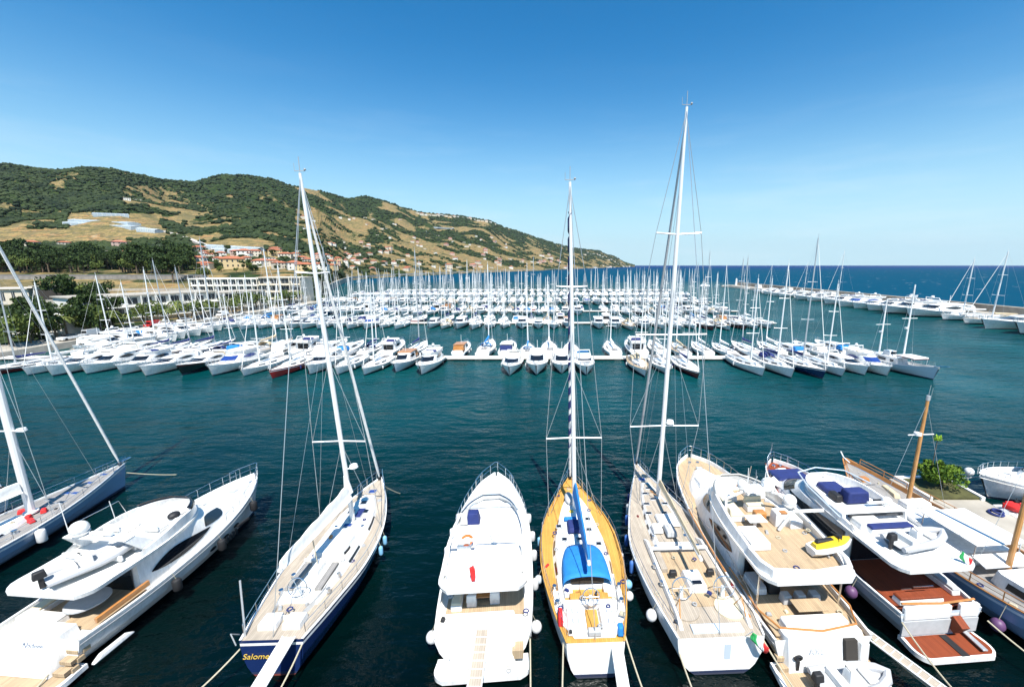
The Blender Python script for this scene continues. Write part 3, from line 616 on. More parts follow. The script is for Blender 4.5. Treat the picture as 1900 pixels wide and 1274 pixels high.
# ---------------------------------------------------------------- motor yacht kit
def radome(b, x, y, z, r=.35, m=None, parent=None):
    MB().cyl((x, y, z), r*.75, .15, 14, r).ball((x, y, z+.15+r*.6), (r, r, r*.95), 14, 9).build('radome', m or gel, parent or b.root)
def seat_box(b, c, d, m=None, back=None, name='sofa'):
    o = MB().box(c, d, top=.96).build(name, gel, b.root, bevel=.05)
    MB().box((c[0], c[1], c[2]+d[2]/2+.07), (d[0]-.06, d[1]-.06, .14), top=.95).build('cushion', m or cushion, o, bevel=.04)
    if back:
        MB().box((c[0]+back[0]*d[0]/2, c[1]+back[1]*d[1]/2, c[2]+d[2]/2+.25), (.14 if back[0] else d[0], .14 if back[1] else d[1], .45), top=.9).build('backrest', m or cushion, o, bevel=.04)
def motor_yacht(b, o):
    L, Bm = b.L, b.B; zd = lambda y: b.dz(y)
    hm = o.get('hull', gel)
    b.hull(hm, o.get('boot', boot), anti, stripe=o.get('stripe')); bul = o.get('bul', .32)
    b.deck(o.get('deck', gel2), bul, .07, mrail=o.get('rail', gel), y0=.02)
    zp = .55; pl = o.get('plat', 1.4); pw = o.get('platw', .92)*b.hw(0)
    if pl:
        r = [(-pl, pw*.82), (-pl*.8, pw*.97), (0.15, pw)]
        r0, r1 = ring(r, zp-.25), ring(r, zp)
        MB().loft([r0, r1], c1=False).cap(r1).build('swim_platform', gel, b.root)
        r2 = ring([(-pl+.14, pw*.8), (-pl*.8, pw*.9), (-.03, pw*.93)], zp+.01)
        MB().cap(r2).build('platform_teak', o.get('teak', teak), b.root)
    ya, yn = o['cab']; w_ = o['cabw']; zt = o['cabz']; nose = o.get('nose', 2.4)
    c0 = [(ya, w_*.97), (ya+(yn-ya)*.4, w_), (ya+(yn-ya)*.72, w_*.88), (yn-.5, w_*.5), (yn, w_*.2)]
    c1 = [(ya+.1, w_*.86), (ya+(yn-ya)*.3, w_*.88), (ya+(yn-nose-ya)*.78, w_*.8), (yn-nose-.5, w_*.55), (yn-nose, w_*.34)]
    r0 = ring(c0, lambda y: zd(y)-.05, 22); r1 = ring(c1, zt, 22)
    cb = MB().loft([r0, [lerp(p, q, .55) for p, q in zip(r0, r1)], r1], c0=False, c1=False).cap(r1).build('cabin', o.get('cabm', gel), b.root, smooth=30)
    wm = o.get('glass', glass)
    if o.get('wband'):
        f0, f1, i0, i1 = o['wband']; windows('side_window', wm, cb, r0, r1, f0, f1, i0, i1, .03, o.get('wt', 1))
    for f0, f1, i0, i1 in o.get('extra_bands', ()):
        windows('side_window', wm, cb, r0, r1, f0, f1, i0, i1, .03, 1)
    if o.get('wsh'):
        f0, f1, i0 = o['wsh']; g = MB(); band(g, r0, r1, f0, f1, i0, 43-i0, .03); g.build('windshield', wm, cb)
    # dark saloon doors in the rear bulkhead
    MB().box((0, ya-.03, (zd(ya)+zt)/2+.02), (w_*1.5, .06, (zt-zd(ya))*.86)).build('saloon_door', o.get('doorm', glass), cb)
    if o.get('trunk'):
        y1, tw, th = o['trunk']; t0 = [(yn-2.6, tw), (yn-.2, tw*.95), (y1-1, tw*.6), (y1, tw*.25)]
        q0 = ring(t0, lambda y: zd(y)-.05); q1 = ring([(yn-2.6, tw*.9), (yn-.2, tw*.82), (y1-1.3, tw*.5), (y1-.4, tw*.2)], lambda y: zd(y)+th)
        MB().loft([q0, q1], c0=False, c1=False).cap(q1).build('foredeck_trunk', o.get('trunkm', gel), b.root, smooth=40)
    # flybridge
    if o.get('fly'):
        fa, fn, fw = o['fly']; zf = zt+.02; th = .22; fh = o.get('flyh', .6)
        fc = [(fa, fw*.78), (fa+.35, fw*.95), (fa+1.2, fw), (fa+(fn-fa)*.6, fw*.96), (fn-.7, fw*.6), (fn, fw*.28)]
        a0, a1 = ring(fc, zf, 20), ring([(y, x+.05) for y, x in fc], zf+th, 20)
        MB().loft([a0, a1], c1=False).cap(a1).build('flybridge_deck', gel, b.root, smooth=30); MB().cap([(p[0]*.9, p[1], zf+th+.012) for p in ring([(fa+.35, fw*.8), (fa+1.2, fw*.97), (fa+(fn-fa)*.6, fw*.94), (fn-.9, fw*.5)], zf, 14)]).build('flybridge_sole', o.get('flyteak', gel2), b.root)
        g0 = o.get('fcut', fa+.1)
        oc = [(g0, herm(fc, g0)-.02)]+[(y, x-.02) for y, x in fc if y > g0+.3]
        ot = [(g0+.5, herm(fc, g0)*.96)]+[(y-(.25 if i > 1 else 0)+(.35 if i == 0 else 0), x*.95) for i, (y, x) in enumerate([c for c in fc if c[0] > g0+.3])]
        hf = lambda y: zf+th+fh*min(1, .35+.65*max(0, (y-g0)/max(.1, fn-g0))*1.8)
        w0, w1 = ring(oc, zf+th-.01, 20), ring(ot, hf, 20)
        inn = [(p[0]*.93, p[1]-(.12 if p[1] > fn-1.5 else 0), p[2]) for p in w1]; in0 = [(p[0]*.93, p[1], zf+th) for p in w0]
        n = 20; cb2 = MB()
        def strip(A, B_): cb2.grid([[a, c] for a, c in zip(A, B_)])
        seq = list(range(0, 40)); 
        for A, B_ in ((w0, w1), (w1, inn), (inn, in0)): strip([A[i] for i in seq], [B_[i] for i in seq])
        cb2.build('flybridge_coaming', gel, b.root, smooth=40)
        if o.get('flyscreen', True):
            up = [(p[0]*.94, p[1]-.22, p[2]+.24) for p in w1]; g = MB(); k0 = 13
            g.grid([[w1[i], up[i]] for i in range(k0, 40-k0)]); so_ = g.build('flybridge_windscreen', o.get('screenm', glass), b.root).modifiers.new('solid', 'SOLIDIFY'); so_.thickness = .03
        b.zf = zf+th
    else: b.zf = zt
    for sg in (-1, 1):
        MB().tube([(sg*(b.hw(y)+.015), y, b.zs(y)-.22) for y in [L*i/22 for i in range(22)]], .028, 5).build('rub_rail', grey, b.root)
        for y in (L*.52, L*.6, L*.68):
            x = b.hw(y)*(1-.95*((b.zs(y)*.38)/(b.zs(y)+b.draft))**(3.4-(3.4-b.flare)*(y/L)**1.6))*(1-b.fl*(b.zs(y)*.38)/(b.zs(y)+b.draft))
            if o.get('ports', True): MB().ball((sg*(x-.02), y, b.zs(y)*.62), (.05, .26, .13), 10, 6).build('porthole', glass, b.root)
    for x in (-.55, 0, .55): MB().box((x*w_, (ya+yn-nose)/2, zt+.004), (.02, (yn-nose-ya)*.8, .012)).build('panel_seam', grey, b.root) if not o.get('fly') else None
    MB().tube([(-.12, yn-nose*.45, (zd(yn)+zt)/2+.1), (.25, yn-nose*.7, zt*.9)], .015, 4).build('wiper', black, b.root)
    # transom and stern
    tz = o.get('transz', b.zs(0)); 
    if o.get('stairs', True):
        for sg in (-1, 1):
            for k in range(3):
                MB().box((sg*(b.hw(0)-.45), .1-.0+k*.28-.35, zp+.12+k*.3), (.6, .3, .24)).build('stern_step', o.get('teak', teak), b.root, bevel=.01)
    return r0, r1
tubem = mat('inflatable_tube_skin', (.4, .41, .43), .55)
def tender(label, loc, rot, L=3.4, W=1.6, tube_m=None, parent=None, top_m=None, ob=black, group=None, rx=0):
    e = thing('tender', label, 'tender', loc, rot, group)
    hw_ = W/2-.2; MB().tube([(-hw_-.2, 0, .33), (-hw_-.2, L*.6, .33), (-hw_*.85-.17, L*.77, .36), (-hw_*.45-.1, L*.94, .42), (0, L+.2, .48), (hw_*.45+.1, L*.94, .42), (hw_*.85+.17, L*.77, .36), (hw_+.2, L*.6, .33), (hw_+.2, 0, .33)], .03, 5).build('rub_strake', grey, e); pts = [(-hw_, 0, .35), (-hw_, L*.55, .35), (-hw_*.85, L*.75, .38), (-hw_*.45, L*.92, .44), (0, L, .5)]
    full = pts+[(-x, y, z) for x, y, z in reversed(pts[:-1])]
    MB().tube(full, [.13]+[.21]*(len(full)-2)+[.13], 10).build('inflatable_tube', tube_m or tubem, e)
    rows = []
    for i in range(9):
        t = i/8; y = L*.93*t; h = hw_*(1 if t < .6 else max(.05, 1-((t-.6)/.4)**2)); rows.append([(-h, y, .3+.1*t), (-h*.5, y, .12+.2*t**3), (0, y, .02+.25*t**3), (h*.5, y, .12+.2*t**3), (h, y, .3+.1*t)])
    MB().grid(rows).grid([[(x, y, z) for x, y, z in (r[0], r[4])] for r in rows]).build('tender_hull', top_m or canvg, e)
    MB().box((.0, L*.45, .6), (.55, .45, .7), top=.75).build('console', gel, e, bevel=.04)
    MB().box((0, L*.27, .48), (hw_*1.7, .4, .36)).build('bench', cushion, e, bevel=.05)
    MB().box((0, L*.72, .46), (hw_*1.1, .5, .14)).build('bow_cushion', cushion, e, bevel=.05)
    MB().torus((.0, L*.4, .98), .16, .02, (0, 1, .7), 12, 4).build('tender_wheel', black, e)
    m = MB().box((0, -.12, .78), (.34, .5, .4), top=.8).box((0, -.1, .35), (.16, .2, .7)).build('outboard_motor', ob, e, bevel=.05)
    return e
def jetski(label, loc, rot, c1=yellow, c2=gel, cat='jet ski'):
    e = thing('jet_ski', label, cat, loc, rot)
    L = 2.9; e.scale = (.88, .88, .88); ctrl = [(0, .42), (.6, .55), (1.6, .55), (2.4, .36), (L, .05)]
    MB().loft([ring([(y, x*.5) for y, x in ctrl], lambda y: .05+.25*(y/L)**3), ring(ctrl, lambda y: .35+.25*(y/L)**2), ring([(y, x*.93) for y, x in ctrl], lambda y: .5+.25*(y/L)**2)], c1=False).cap(ring([(y, x*.93) for y, x in ctrl], lambda y: .5+.25*(y/L)**2)).build('jet_ski_hull', c2, e)
    up = [(.2, .25), (1.2, .3), (2.2, .27), (2.75, .06)]
    MB().loft([ring(up, lambda y: .5+.2*(y/L)**2), ring([(y, x*.65) for y, x in up], lambda y: .72+.22*math.sin(min(1, y/2.2)*PI*.6))], c0=False, c1=False).cap(ring([(y, x*.65) for y, x in up], lambda y: .72+.22*math.sin(min(1, y/2.2)*PI*.6))).build('body_cowling', c1, e)
    MB().box((0, .95, .92), (.3, 1.3, .14), top=.8).build('saddle', black, e, bevel=.04)
    MB().tube([(-.38, 1.75, 1.12), (0, 1.9, 1.1), (.38, 1.75, 1.12)], .035, 6).box((0, 1.95, 1.02), (.22, .3, .2)).build('handlebar', black, e)
    MB().box((0, 1.0, .02), (.9, .12, .1)).box((0, 2.0, .05), (.9, .12, .1)).build('cradle', alug, e)
    return e
# --- centre white motor yacht
b = Boat('motor_yacht', 'all white motor yacht with a red flag and an orange life ring on its roof', 'motor yacht', 14.6, 5.3,
         [(0, .90), (.15, .97), (.4, 1), (.62, .93), (.8, .7), (.92, .42), (1, .06)], [(0, 1.9), (.3, 1.95), (.7, 2.4), (1, 2.85)], (-3.35, 17.2), (-4.45, 31.0), rb=1.4, draft=.6, group=FG)
CEN = b
r0, r1 = motor_yacht(b, dict(cab=(4.0, 11.5), cabw=2.1, cabz=3.55, wband=(.5, .82, 4, 13), wsh=(.45, .9, 17), nose=2.6, trunk=(13.4, 1.5, .35), fly=(.9, 9.0, 2.3), flyh=.5, fcut=1.2, plat=1.0, stairs=False, platw=.95, glass=gel, screenm=pale, flyteak=gel, teak=gel2))
for i in range(3): MB().box((0, .35-.3*i, 1.55-.32*i), (3.6-.15*i, .7, .62), top=.93).build('stern_moulding', gel, b.root, bevel=.12)
MB().box((0, 2.7, 1.66), (4.2, 2.5, .06)).build('cockpit_sole', teak, b.root); MB().box((-.3, .75, 1.78), (3.9, 1.5, .34), top=.95).build('stern_sun_pad', gel, b.root, bevel=.08)
seat_box(b, (-1.55, 2.5, 1.8), (.6, 1.4, .4), cream)
seat_box(b, (.5, 2.4, 1.8), (.55, .55, .35), back=(0, -1), name='deck_chair'); seat_box(b, (-.75, 2.3, 1.8), (.55, .55, .35), back=(0, -1), name='deck_chair')
MB().box((-.1, 2.6, 2.05), (.9, .7, .08)).build('cockpit_table', wood, b.root, bevel=.03)
MB().box((1.75, .3, 1.2), (.55, 1.6, .5)).build('side_steps', teak, b.root, bevel=.02)
for x, y, z in ((1.95, 3.4, 2.0), (2.2, 1.2, 2.0), (-2.1, 1.0, 2.0), (-1.9, 2.4, 2.1), (1.6, .1, .9), (.9, -.3, .7), (1.3, -.8, .62)): clutter(b, int(y*31+x*7)+40, [(x, y, z)], [black, grey, wood, canvn])
MB().box((.0, 8.1, b.zf+.12), (3.2, .35, .12)).build('fly_wiper_ledge', pale, b.root, bevel=.04)
MB().box((-1.05, 6.6, b.zf+.35), (.9, .8, .7), top=.7).build('helm_console', canvn, b.root, bevel=.05)
MB().box((-1.6, 6.7, b.zf+.3), (.5, 1.2, .45), top=.8).build('helm_pod', canvg, b.root, bevel=.05)
seat_box(b, (.7, 5.2, b.zf+.25), (2.2, .7, .4)); seat_box(b, (.6, 3.3, b.zf+.2), (2.6, .9, .35)); seat_box(b, (-1.3, 4.2, b.zf+.2), (.8, .9, .35))
MB().torus((-1.15, 4.1, b.zf+.5), .3, .075, (0, -.3, 1), 14, 6).build('life_ring', orange, b.root)
seat_box(b, (0, 10.9, b.dz(11)+.3), (2.4, 1.6, .25)); hatch(b, 0, 13.2, b.dz(13)+.1, .4, .3)
MB().tube([(-2.1, 3.0, b.zf), (-2.0, 3.4, b.zf+1.0), (2.0, 3.4, b.zf+1.0), (2.1, 3.0, b.zf)], .09, 8).build('radar_arch', gel, b.root)
radome(b, .5, 3.4, b.zf+1.05, .28)
b.rails(8.4, 13.2, .7, 7); b.pulpit(12.6, .75, .35)
st = MB().tube([(-.4, 1.7, 3.6), (-.45, 1.3, 4.9)], .025, 5).build('flag_staff', steel, b.root)
mb = MB(); mb.grid([[(-.44+.05*math.sin(v*3+u*5)-.22*u, 1.33+.1*u+.05*math.sin(4*u), 4.85-.95*v-.2*u+.0) for v in (0, .25, .5, .75, 1)] for u in (0, .2, .4, .6, .8, 1)])
fo = mb.build('flag', red, st); fo.modifiers.new('solid', 'SOLIDIFY').thickness = .02
for k, y in enumerate((9.8, 8.3, 6.6)): fender_ob(b, y, -1, whitef, 'white fender on the left side of the all white motor yacht, %s from the bow' % ('first', 'second', 'third')[k], 'fenders of the all white motor yacht', r=.2, drop=.4)
for k, y in enumerate((9.4, 7.6, 5.9, 3.6)): fender_ob(b, y, 1, whitef, 'white fender on the right side of the all white motor yacht, %s from the bow' % ('first', 'second', 'third', 'fourth')[k], 'fenders of the all white motor yacht', r=.2, drop=.4)
fender_ob(b, 1.0, -1, whitef, 'round white fender at the left rear corner of the all white motor yacht', 'fenders of the all white motor yacht', 'ball', r=.3, drop=.9)
fender_ob(b, 1.2, 1, whitef, 'round white fender at the right rear corner of the all white motor yacht', 'fenders of the all white motor yacht', 'ball', r=.3, drop=.9)
gangway((-3.35, 17.3, 2.15), (-3.3, 11.5, 1.1), .62, 'narrow teak gangway off the stern of the all white motor yacht', teakw, gel)

# --- left white motor yacht
b = Boat('motor_yacht', 'big white motor yacht on the left with dark swept windows and a tender on top', 'motor yacht', 14.2, 5.5,
         [(0, .92), (.15, .98), (.4, 1), (.62, .92), (.8, .66), (.92, .36), (1, .05)], [(0, 2.05), (.3, 2.1), (.7, 2.6), (1, 3.1)], (-25.45, 17.0), (-24.35, 31.0), rb=.9, draft=.6, group=FG, flare=2.0)
LEF = b
r0, r1 = motor_yacht(b, dict(cab=(3.3, 11.6), cabw=2.15, cabz=3.7, wband=(.22, .66, 3, 13), extra_bands=((.35, .8, 13, 19),), nose=3.4, trunk=(13.3, 1.5, .3), fly=(.6, 8.4, 2.35), flyh=.65, fcut=3.2, plat=1.6, platw=.96, boot=navy, wt=1))
MB().box((0, 2.1, 1.84), (4.4, 2.6, .06)).build('cockpit_sole', teak, b.root)
mb = MB().loft([ring([(-.75, 1.55), (-.3, 1.62), (.75, 1.62)], .58), ring([(-.35, 1.5), (-.1, 1.55), (.75, 1.55)], 1.7), ring([(-.1, 1.4), (0, 1.45), (.7, 1.5)], 2.25)], c0=False); mb.build('transom_garage', gel, b.root, smooth=40)
text_mesh('name_lettering', 'Nadege', .36, ink, b.root, (.35, -.32, 1.75), (R(72), 0, 0), shear=.2)
for k in range(4): MB().box((2.0, -.5+k*.32, .75+k*.3), (.62, .34, .2)).build('stern_step', teak, b.root, bevel=.01)
MB().cyl((0, 0, 0), .9, .07, 24).build('cockpit_table', canvg, b.root, loc=(.55, 1.95, 2.35)); MB().cyl((.55, 1.95, 1.75), .08, .6, 8).build('table_leg', steel, b.root)
seat_box(b, (-.9, 1.0, 1.95), (2.4, .6, .4)); seat_box(b, (-1.75, 2.0, 1.95), (.6, 1.6, .4), cream)
MB().box((2.3, 2.2, 2.25), (.16, 2.6, .3)).build('teak_cap_rail', wood, b.root, bevel=.03)
for q in range(4):
    MB().box((b.hw(8.35+q*.3)-.0, 8.3+q*.3, 1.45), (.1, .16, .45)).build('hull_window', glass, b.root, bevel=.02)
MB().box((2.5, 9.8, 1.75), (.12, 1.0, .14)).build('vent_grille', black, b.root)
MB().box((b.hw(1.6)-.12, 1.2, .5), (.3, 2.0, .3), top=.6).build('hull_light_wedge', gel, b.root, bevel=.08)  # added white wedge, shaped to imitate light on the hull and trim
# upper deck fittings
for sg in (-1, 1): MB().loft([[(sg*1.9, 3.9, b.zf), (sg*2.1, 3.9, b.zf), (sg*2.1, 4.8, b.zf), (sg*1.9, 4.8, b.zf)], [(sg*1.7, 3.1, b.zf+1.15), (sg*1.9, 3.1, b.zf+1.15), (sg*1.9, 3.6, b.zf+1.2), (sg*1.7, 3.6, b.zf+1.2)]]).build('arch_leg', gel, b.root, bevel=.03)
MB().box((0, 3.35, b.zf+1.22), (3.9, .6, .12), top=.93).build('radar_arch', gel, b.root, bevel=.06)
radome(b, -1.0, 3.3, b.zf+1.3, .42); MB().box((.3, 3.3, b.zf+1.45), (1.3, .16, .14)).cyl((.3, 3.3, b.zf+1.3), .12, .12).build('radar_bar', gel, b.root)
MB().tube([(1.5, 3.3, b.zf+1.2), (1.5, 3.1, b.zf+3.6)], .02, 5).tube([(-1.7, 3.3, b.zf+1.2), (-1.7, 3.2, b.zf+3.3)], .02, 5).build('whip_antenna', gel, b.root)
seat_box(b, (0, 6.9, b.zf+.2), (2.6, 1.1, .3)); seat_box(b, (-1.2, 5.4, b.zf+.2), (1.0, 1.1, .35), back=(0, -1)); seat_box(b, (1.1, 5.4, b.zf+.2), (1.0, .7, .35), back=(0, -1))
MB().ball((1.25, 6.35, b.zf+.6), (.3, .35, .22)).build('helm_cover', black, b.root)
MB().box((1.25, 6.4, b.zf+.25), (.7, .6, .5), top=.8).build('helm_console', gel, b.root, bevel=.05)
MB().box((1.0, 4.2, b.zf+.2), (1.0, .8, .32)).build('wet_bar', gel, b.root, bevel=.05)
MB().tube([(-2.0, 3.9, b.zf), (-2.2, 4.2, b.zf+1.5), (-2.2, 6.2, b.zf+1.5), (-2.05, 6.4, b.zf+.5)], .03, 6).build('bimini_frame', steel, b.root)
MB().box((0, 2.9, b.zf+.28), (3.6, .12, .3)).build('stern_coaming', gel, b.root, bevel=.04)
seat_box(b, (0, 10.4, b.dz(10)+.4), (2.2, 1.5, .2)); hatch(b, 0, 12.0, b.dz(12)+.28, .55, .5, canvg)
for y in (12.9, 13.3): MB().cyl((.25, y, b.dz(13)+.02), .12, .22, 10).build('windlass', steel, b.root)
b.rails(8.6, 13.2, .75, 6, mid=True); b.pulpit(12.9, .85, .15)
tender('white tender with dark outboard on top of the big left motor yacht', b.world((-.1, .95, b.zf+.1)), b.root.rotation_euler[2]-.45, 3.3, 1.6)
for k, y in enumerate((11.4, 7.6, 4.4)): fender_ob(b, y, 1, black, 'black fender on the right side of the big left motor yacht, %s' % ('nearest the bow', 'the middle one', 'nearest the stern')[k], 'fenders of the big left motor yacht', r=.24, drop=.75, L=.8)

# --- white motor yacht with jet ski
b = Boat('motor_yacht', 'white motor yacht with teak rear decks and a yellow jet ski on its upper deck', 'motor yacht', 17.2, 5.8,
         [(0, .86), (.15, .94), (.4, 1), (.65, .96), (.83, .76), (.94, .46), (1, .08)], [(0, 2.0), (.3, 2.15), (.7, 2.8), (1, 3.3)], (13.5, 17.0), (12.55, 34.3), rb=.9, draft=.6, group=FG, flare=2.0)
JET = b
r0, r1 = motor_yacht(b, dict(hull=gel, cab=(4.4, 13.2), cabw=2.3, cabz=4.1, wband=(.3, .72, 3, 11), extra_bands=((.5, .88, 12, 19),), nose=3.4, trunk=(15.2, 1.8, .35), trunkm=gel, deck=teak, fly=(1.0, 10.4, 2.5), flyh=.75, fcut=1.2, plat=2.0, platw=1.0, flyteak=teak, screenm=gel2, bul=.3, flyscreen=True))
MB().box((0, 2.3, 1.92), (4.5, 4.0, .06)).build('aft_deck', teak, b.root)
rl = MB(); rl.tube([(-2.55, 4.5, 2.35), (-2.5, 1.5, 2.3), (-2.0, .45, 2.25), (0, .15, 2.25), (2.0, .45, 2.25), (2.5, 1.5, 2.3), (2.55, 4.5, 2.35)], .055, 6); rl.build('teak_cap_rail', wood, b.root)
rl = MB(); rl.tube([(-b.hw(y)+.02, y, b.zs(y)+.03) for y in (4.4, 5.5, 6.6, 7.8, 9, 10)], .06, 6); rl.build('teak_cap_rail', wood, b.root)
MB().loft([ring([(-.45, 1.9), (.1, 2.05), (.5, 2.05)], .55), ring([(-.1, 1.9), (.2, 2.0), (.5, 2.0)], 2.2)], c0=False).build('transom_panel', gel, b.root, smooth=40)
MB().box((1.15, -.28, 1.35), (.6, .4, 1.5), rx=-.2).build('stern_doorway', dark, b.root); MB().box((1.85, -.2, 1.3), (.5, .5, 1.3), top=.8).build('stern_stair', gel, b.root, bevel=.05)
text_mesh('name_lettering', 'AXL', .42, inkf, b.root, (-.5, -.34, 1.45), (R(75), 0, 0))
MB().torus((-1.5, -.4, 1.35), .17, .06, (0, 1, .3), 12, 5).box((-1.5, -.42, .95), (.14, .08, .5)).build('hanging_hose', black, b.root)
MB().box((1.2, 3.4, 2.35), (1.5, .9, .08)).cyl((1.2, 3.4, 1.95), .1, .4).build('cockpit_table', wood, b.root); seat_box(b, (-1.6, 3.4, 2.15), (.7, 1.3, .35), canvg); MB().box((-.8, 3.1, 2.3), (.7, .7, .6), top=.8).build('deck_chair', black, b.root, bevel=.05)
for sg in (-1, 1): MB().cyl((sg*2.3, 2.0, 1.95), .05, 2.1, 8).build('overhang_post', steel, b.root)
zf = b.zf
mb = MB(); mb.loft([[(x*(1 if i_ in (0, 3) else .93), y+(0 if i_ in (0, 3) else .18), zf+(0 if i_ < 2 else .5)) for i_ in (0, 3, 2, 1)] for x, y in ((-2.48, 3.0), (-2.42, 1.9), (-2.1, 1.25), (0, 1.0), (2.1, 1.25), (2.42, 1.9), (2.48, 3.0))]); mb.build('stern_coaming', gel, b.root)
seat_box(b, (-1.2, 8.6, zf+.2), (1.5, 1.3, .35)); seat_box(b, (1.0, 8.7, zf+.2), (1.3, 1.0, .35)); seat_box(b, (-1.5, 6.7, zf+.2), (.9, 1.7, .35), cream, back=(-1, 0)); seat_box(b, (.2, 7.1, zf+.2), (1.2, .6, .35), cream, back=(0, 1))
MB().box((-.7, 5.4, zf+.55), (1.1, .75, .07)).cyl((-.7, 5.4, zf), .1, .55).build('fly_table', gel, b.root, bevel=.02)
MB().box((-.1, 6.0, zf+.4), (.7, .5, .5)).build('wicker_chair', wood, b.root, bevel=.08); MB().box((1.0, 5.6, zf+.45), (1.0, .7, .9), top=.9).build('wet_bar', gel, b.root, bevel=.05)
MB().box((1.0, 5.4, zf+.92), (.4, .3, .06)).build('bar_grill', wood, b.root)
for sg in (-1, 1): MB().tube([(sg*2.2, 6.0, zf), (sg*2.0, 6.6, zf+1.2), (0, 7.0, zf+1.7)], .09, 8).build('radar_arch', gel, b.root)
MB().box((0, 6.9, zf+1.7), (1.7, .8, .14), top=.9).build('arch_platform', gel, b.root, bevel=.04)
radome(b, .9, 7.0, zf+1.5, .42); radome(b, 1.9, 6.2, zf+.8, .4); radome(b, -.8, 7.0, zf+1.6, .3)
for k in range(6):
    a = k*1.1; MB().tube([(.0+.6*math.sin(a), 6.9+.3*math.cos(a), zf+1.7), (.05+.65*math.sin(a), 6.85, zf+2.5+.15*k)], .022, 5).build('antenna', steel if k % 2 else gel, b.root)
MB().tube([(.5, 4.9, zf+.1), (1.1, 4.6, zf+1.5), (2.4, 4.0, zf+1.9)], .1, 8).build('crane_arm', gel, b.root)
for x, y, z in ((-1.2, 9.5, .3), (.3, 9.5, .3), (2.1, 4.6, .2), (-2.0, 5.6, .2), (-.3, 4.8, .02), (.7, 6.6, .9)): clutter(b, int(x*9+y*5)+90, [(x, y, zf+z)], [wood, grey, canvg, cream])
seat_box(b, (0, 12.9, b.dz(13)+.45), (2.2, 1.3, .2)); hatch(b, 0, 15.0, b.dz(15)+.3, .5, .4, pale)
MB().box((.35, 1.28, zf-.02), (.5, .03, .14), rx=0).build('name_flash', red, b.root)
for x in (-.35, .35): MB().cyl((x, 16.2, b.dz(16)), .14, .2, 10).build('windlass', steel, b.root)
b.rails(9.5, 16.2, .7, 9); b.pulpit(15.8, .75, .1)
jetski('yellow and white jet ski lying on the upper deck of a white motor yacht', b.world((.9, 2.75, zf+.08)), b.root.rotation_euler[2]-1.45)
tender('white tender parked across the swim platform, at the bottom right', b.world((-1.1, -1.35, .62)), b.root.rotation_euler[2]-1.5, 3.5, 1.7)
gangway(b.world((2.6, .8, 1.55)), (19.0, 12.4, 1.1), .55, 'teak gangway along the right side of the yacht with the jet ski', teakw, gel)
for k, y in enumerate((3.4, 1.2)): pass
seat_box(b, (0, .75, 2.1), (3.4, .6, .3)); seat_box(b, (1.6, 3.0, zf+.2), (1.1, 1.5, .35)) if 0 else None
seat_box(b, (-1.55, 4.1, zf+.18), (1.2, 1.7, .3)); seat_box(b, (1.7, 5.9, zf+.2), (.8, 1.8, .4)); MB().box((.3, 1.6, 2.35), (1.6, .8, .07)).build('dining_table', teak, b.root, bevel=.02)
for x in (-.5, .3, 1.1): MB().box((x, 2.3, 2.2), (.5, .5, .5), top=.85).build('dining_chair', canvg, b.root, bevel=.04)
clutter(b, 61, [(x, y, zf) for x, y in ((-.2, 3.2), (-2.0, 2.6), (.1, 4.3), (-.4, 1.9), (1.9, 4.6))]+[(x, y, 1.98) for x, y in ((-1.9, 1.5), (2.1, 3.8), (-.9, 1.6), (1.9, 1.4))], [black, grey, canvn, wood, cream])
fender_ob(b, 3.2, 1, black, 'black fender at the right rear of the yacht with the jet ski', 'fenders of the yacht with the jet ski', 'ball', r=.2)

# --- motor yacht with mahogany decks
b = Boat('motor_yacht', 'blue-grey and white motor yacht with mahogany red decks, navy seats and black window band', 'motor yacht', 14.9, 5.4,
         [(0, .86), (.15, .95), (.4, 1), (.65, .95), (.83, .72), (.94, .42), (1, .07)], [(0, 2.0), (.3, 2.2), (.7, 2.75), (1, 3.2)], (20.8, 18.6), (19.65, 33.5), rb=.9, draft=.6, group=FG, flare=2.0)
MAH = b
r0, r1 = motor_yacht(b, dict(hull=pale, stripe=gel, cab=(4.0, 12.8), cabw=2.42, cabz=4.0, wband=(.35, .9, 1, 16), wt=2, wsh=(.35, .8, 16), nose=2.8, trunk=(14.0, 1.5, .3), deck=mahog, fly=(.35, 9.8, 2.3), flyh=.6, fcut=3.4, plat=1.4, platw=.9, teak=mahog, cabm=gel, screenm=gel2, flyscreen=False, flyteak=gel, stairs=False))
MB().box((0, 2.2, 1.92), (4.3, 3.8, .06)).build('aft_deck', mahog, b.root)
for x0, x1 in ((-2.15, .55), (1.05, 2.15)): MB().box(((x0+x1)/2, .05, 1.95), (x1-x0, .24, .75), top=.98).build('transom_panel', gel, b.root, bevel=.06)
MB().box((0, -.03, 1.1), (4.3, .1, .85)).build('transom_lower', canvg, b.root); MB().box((.8, -.2, 1.3), (.45, .6, .7), rx=.5).build('stern_steps', mahog, b.root)
MB().tube([(-2.1, .25, 2.36), (0, .1, 2.36), (2.1, .25, 2.36)], .06, 6).build('teak_cap_rail', wood, b.root)
seat_box(b, (-.6, .75, 2.1), (2.6, .55, .3), mahog); MB().box((.0, 1.1, 2.5), (1.2, .06, .06)).box((-1.1, 1.0, 2.5), (.6, .06, .06)).build('table_edge', steel, b.root)
seat_box(b, (1.9, 2.2, 2.1), (.5, 2.6, .3), canvg)
MB().box((.2, -.7, .585), (.4, 1.2, .03)).build('black_mat', black, b.root); MB().box((1.4, -.3, .75), (.25, 1.9, .08), rz=-.1).build('folded_passerelle', alug, b.root, bevel=.02)
zf = b.zf
MB().box((-.1, 7.9, zf+.25), (1.5, 1.6, .35), top=.9).build('sun_pad', canvn, b.root, bevel=.1); MB().box((.35, 6.6, zf+.5), (1.6, .9, .8), top=.85).build('helm_bench', canvn, b.root, bevel=.1)
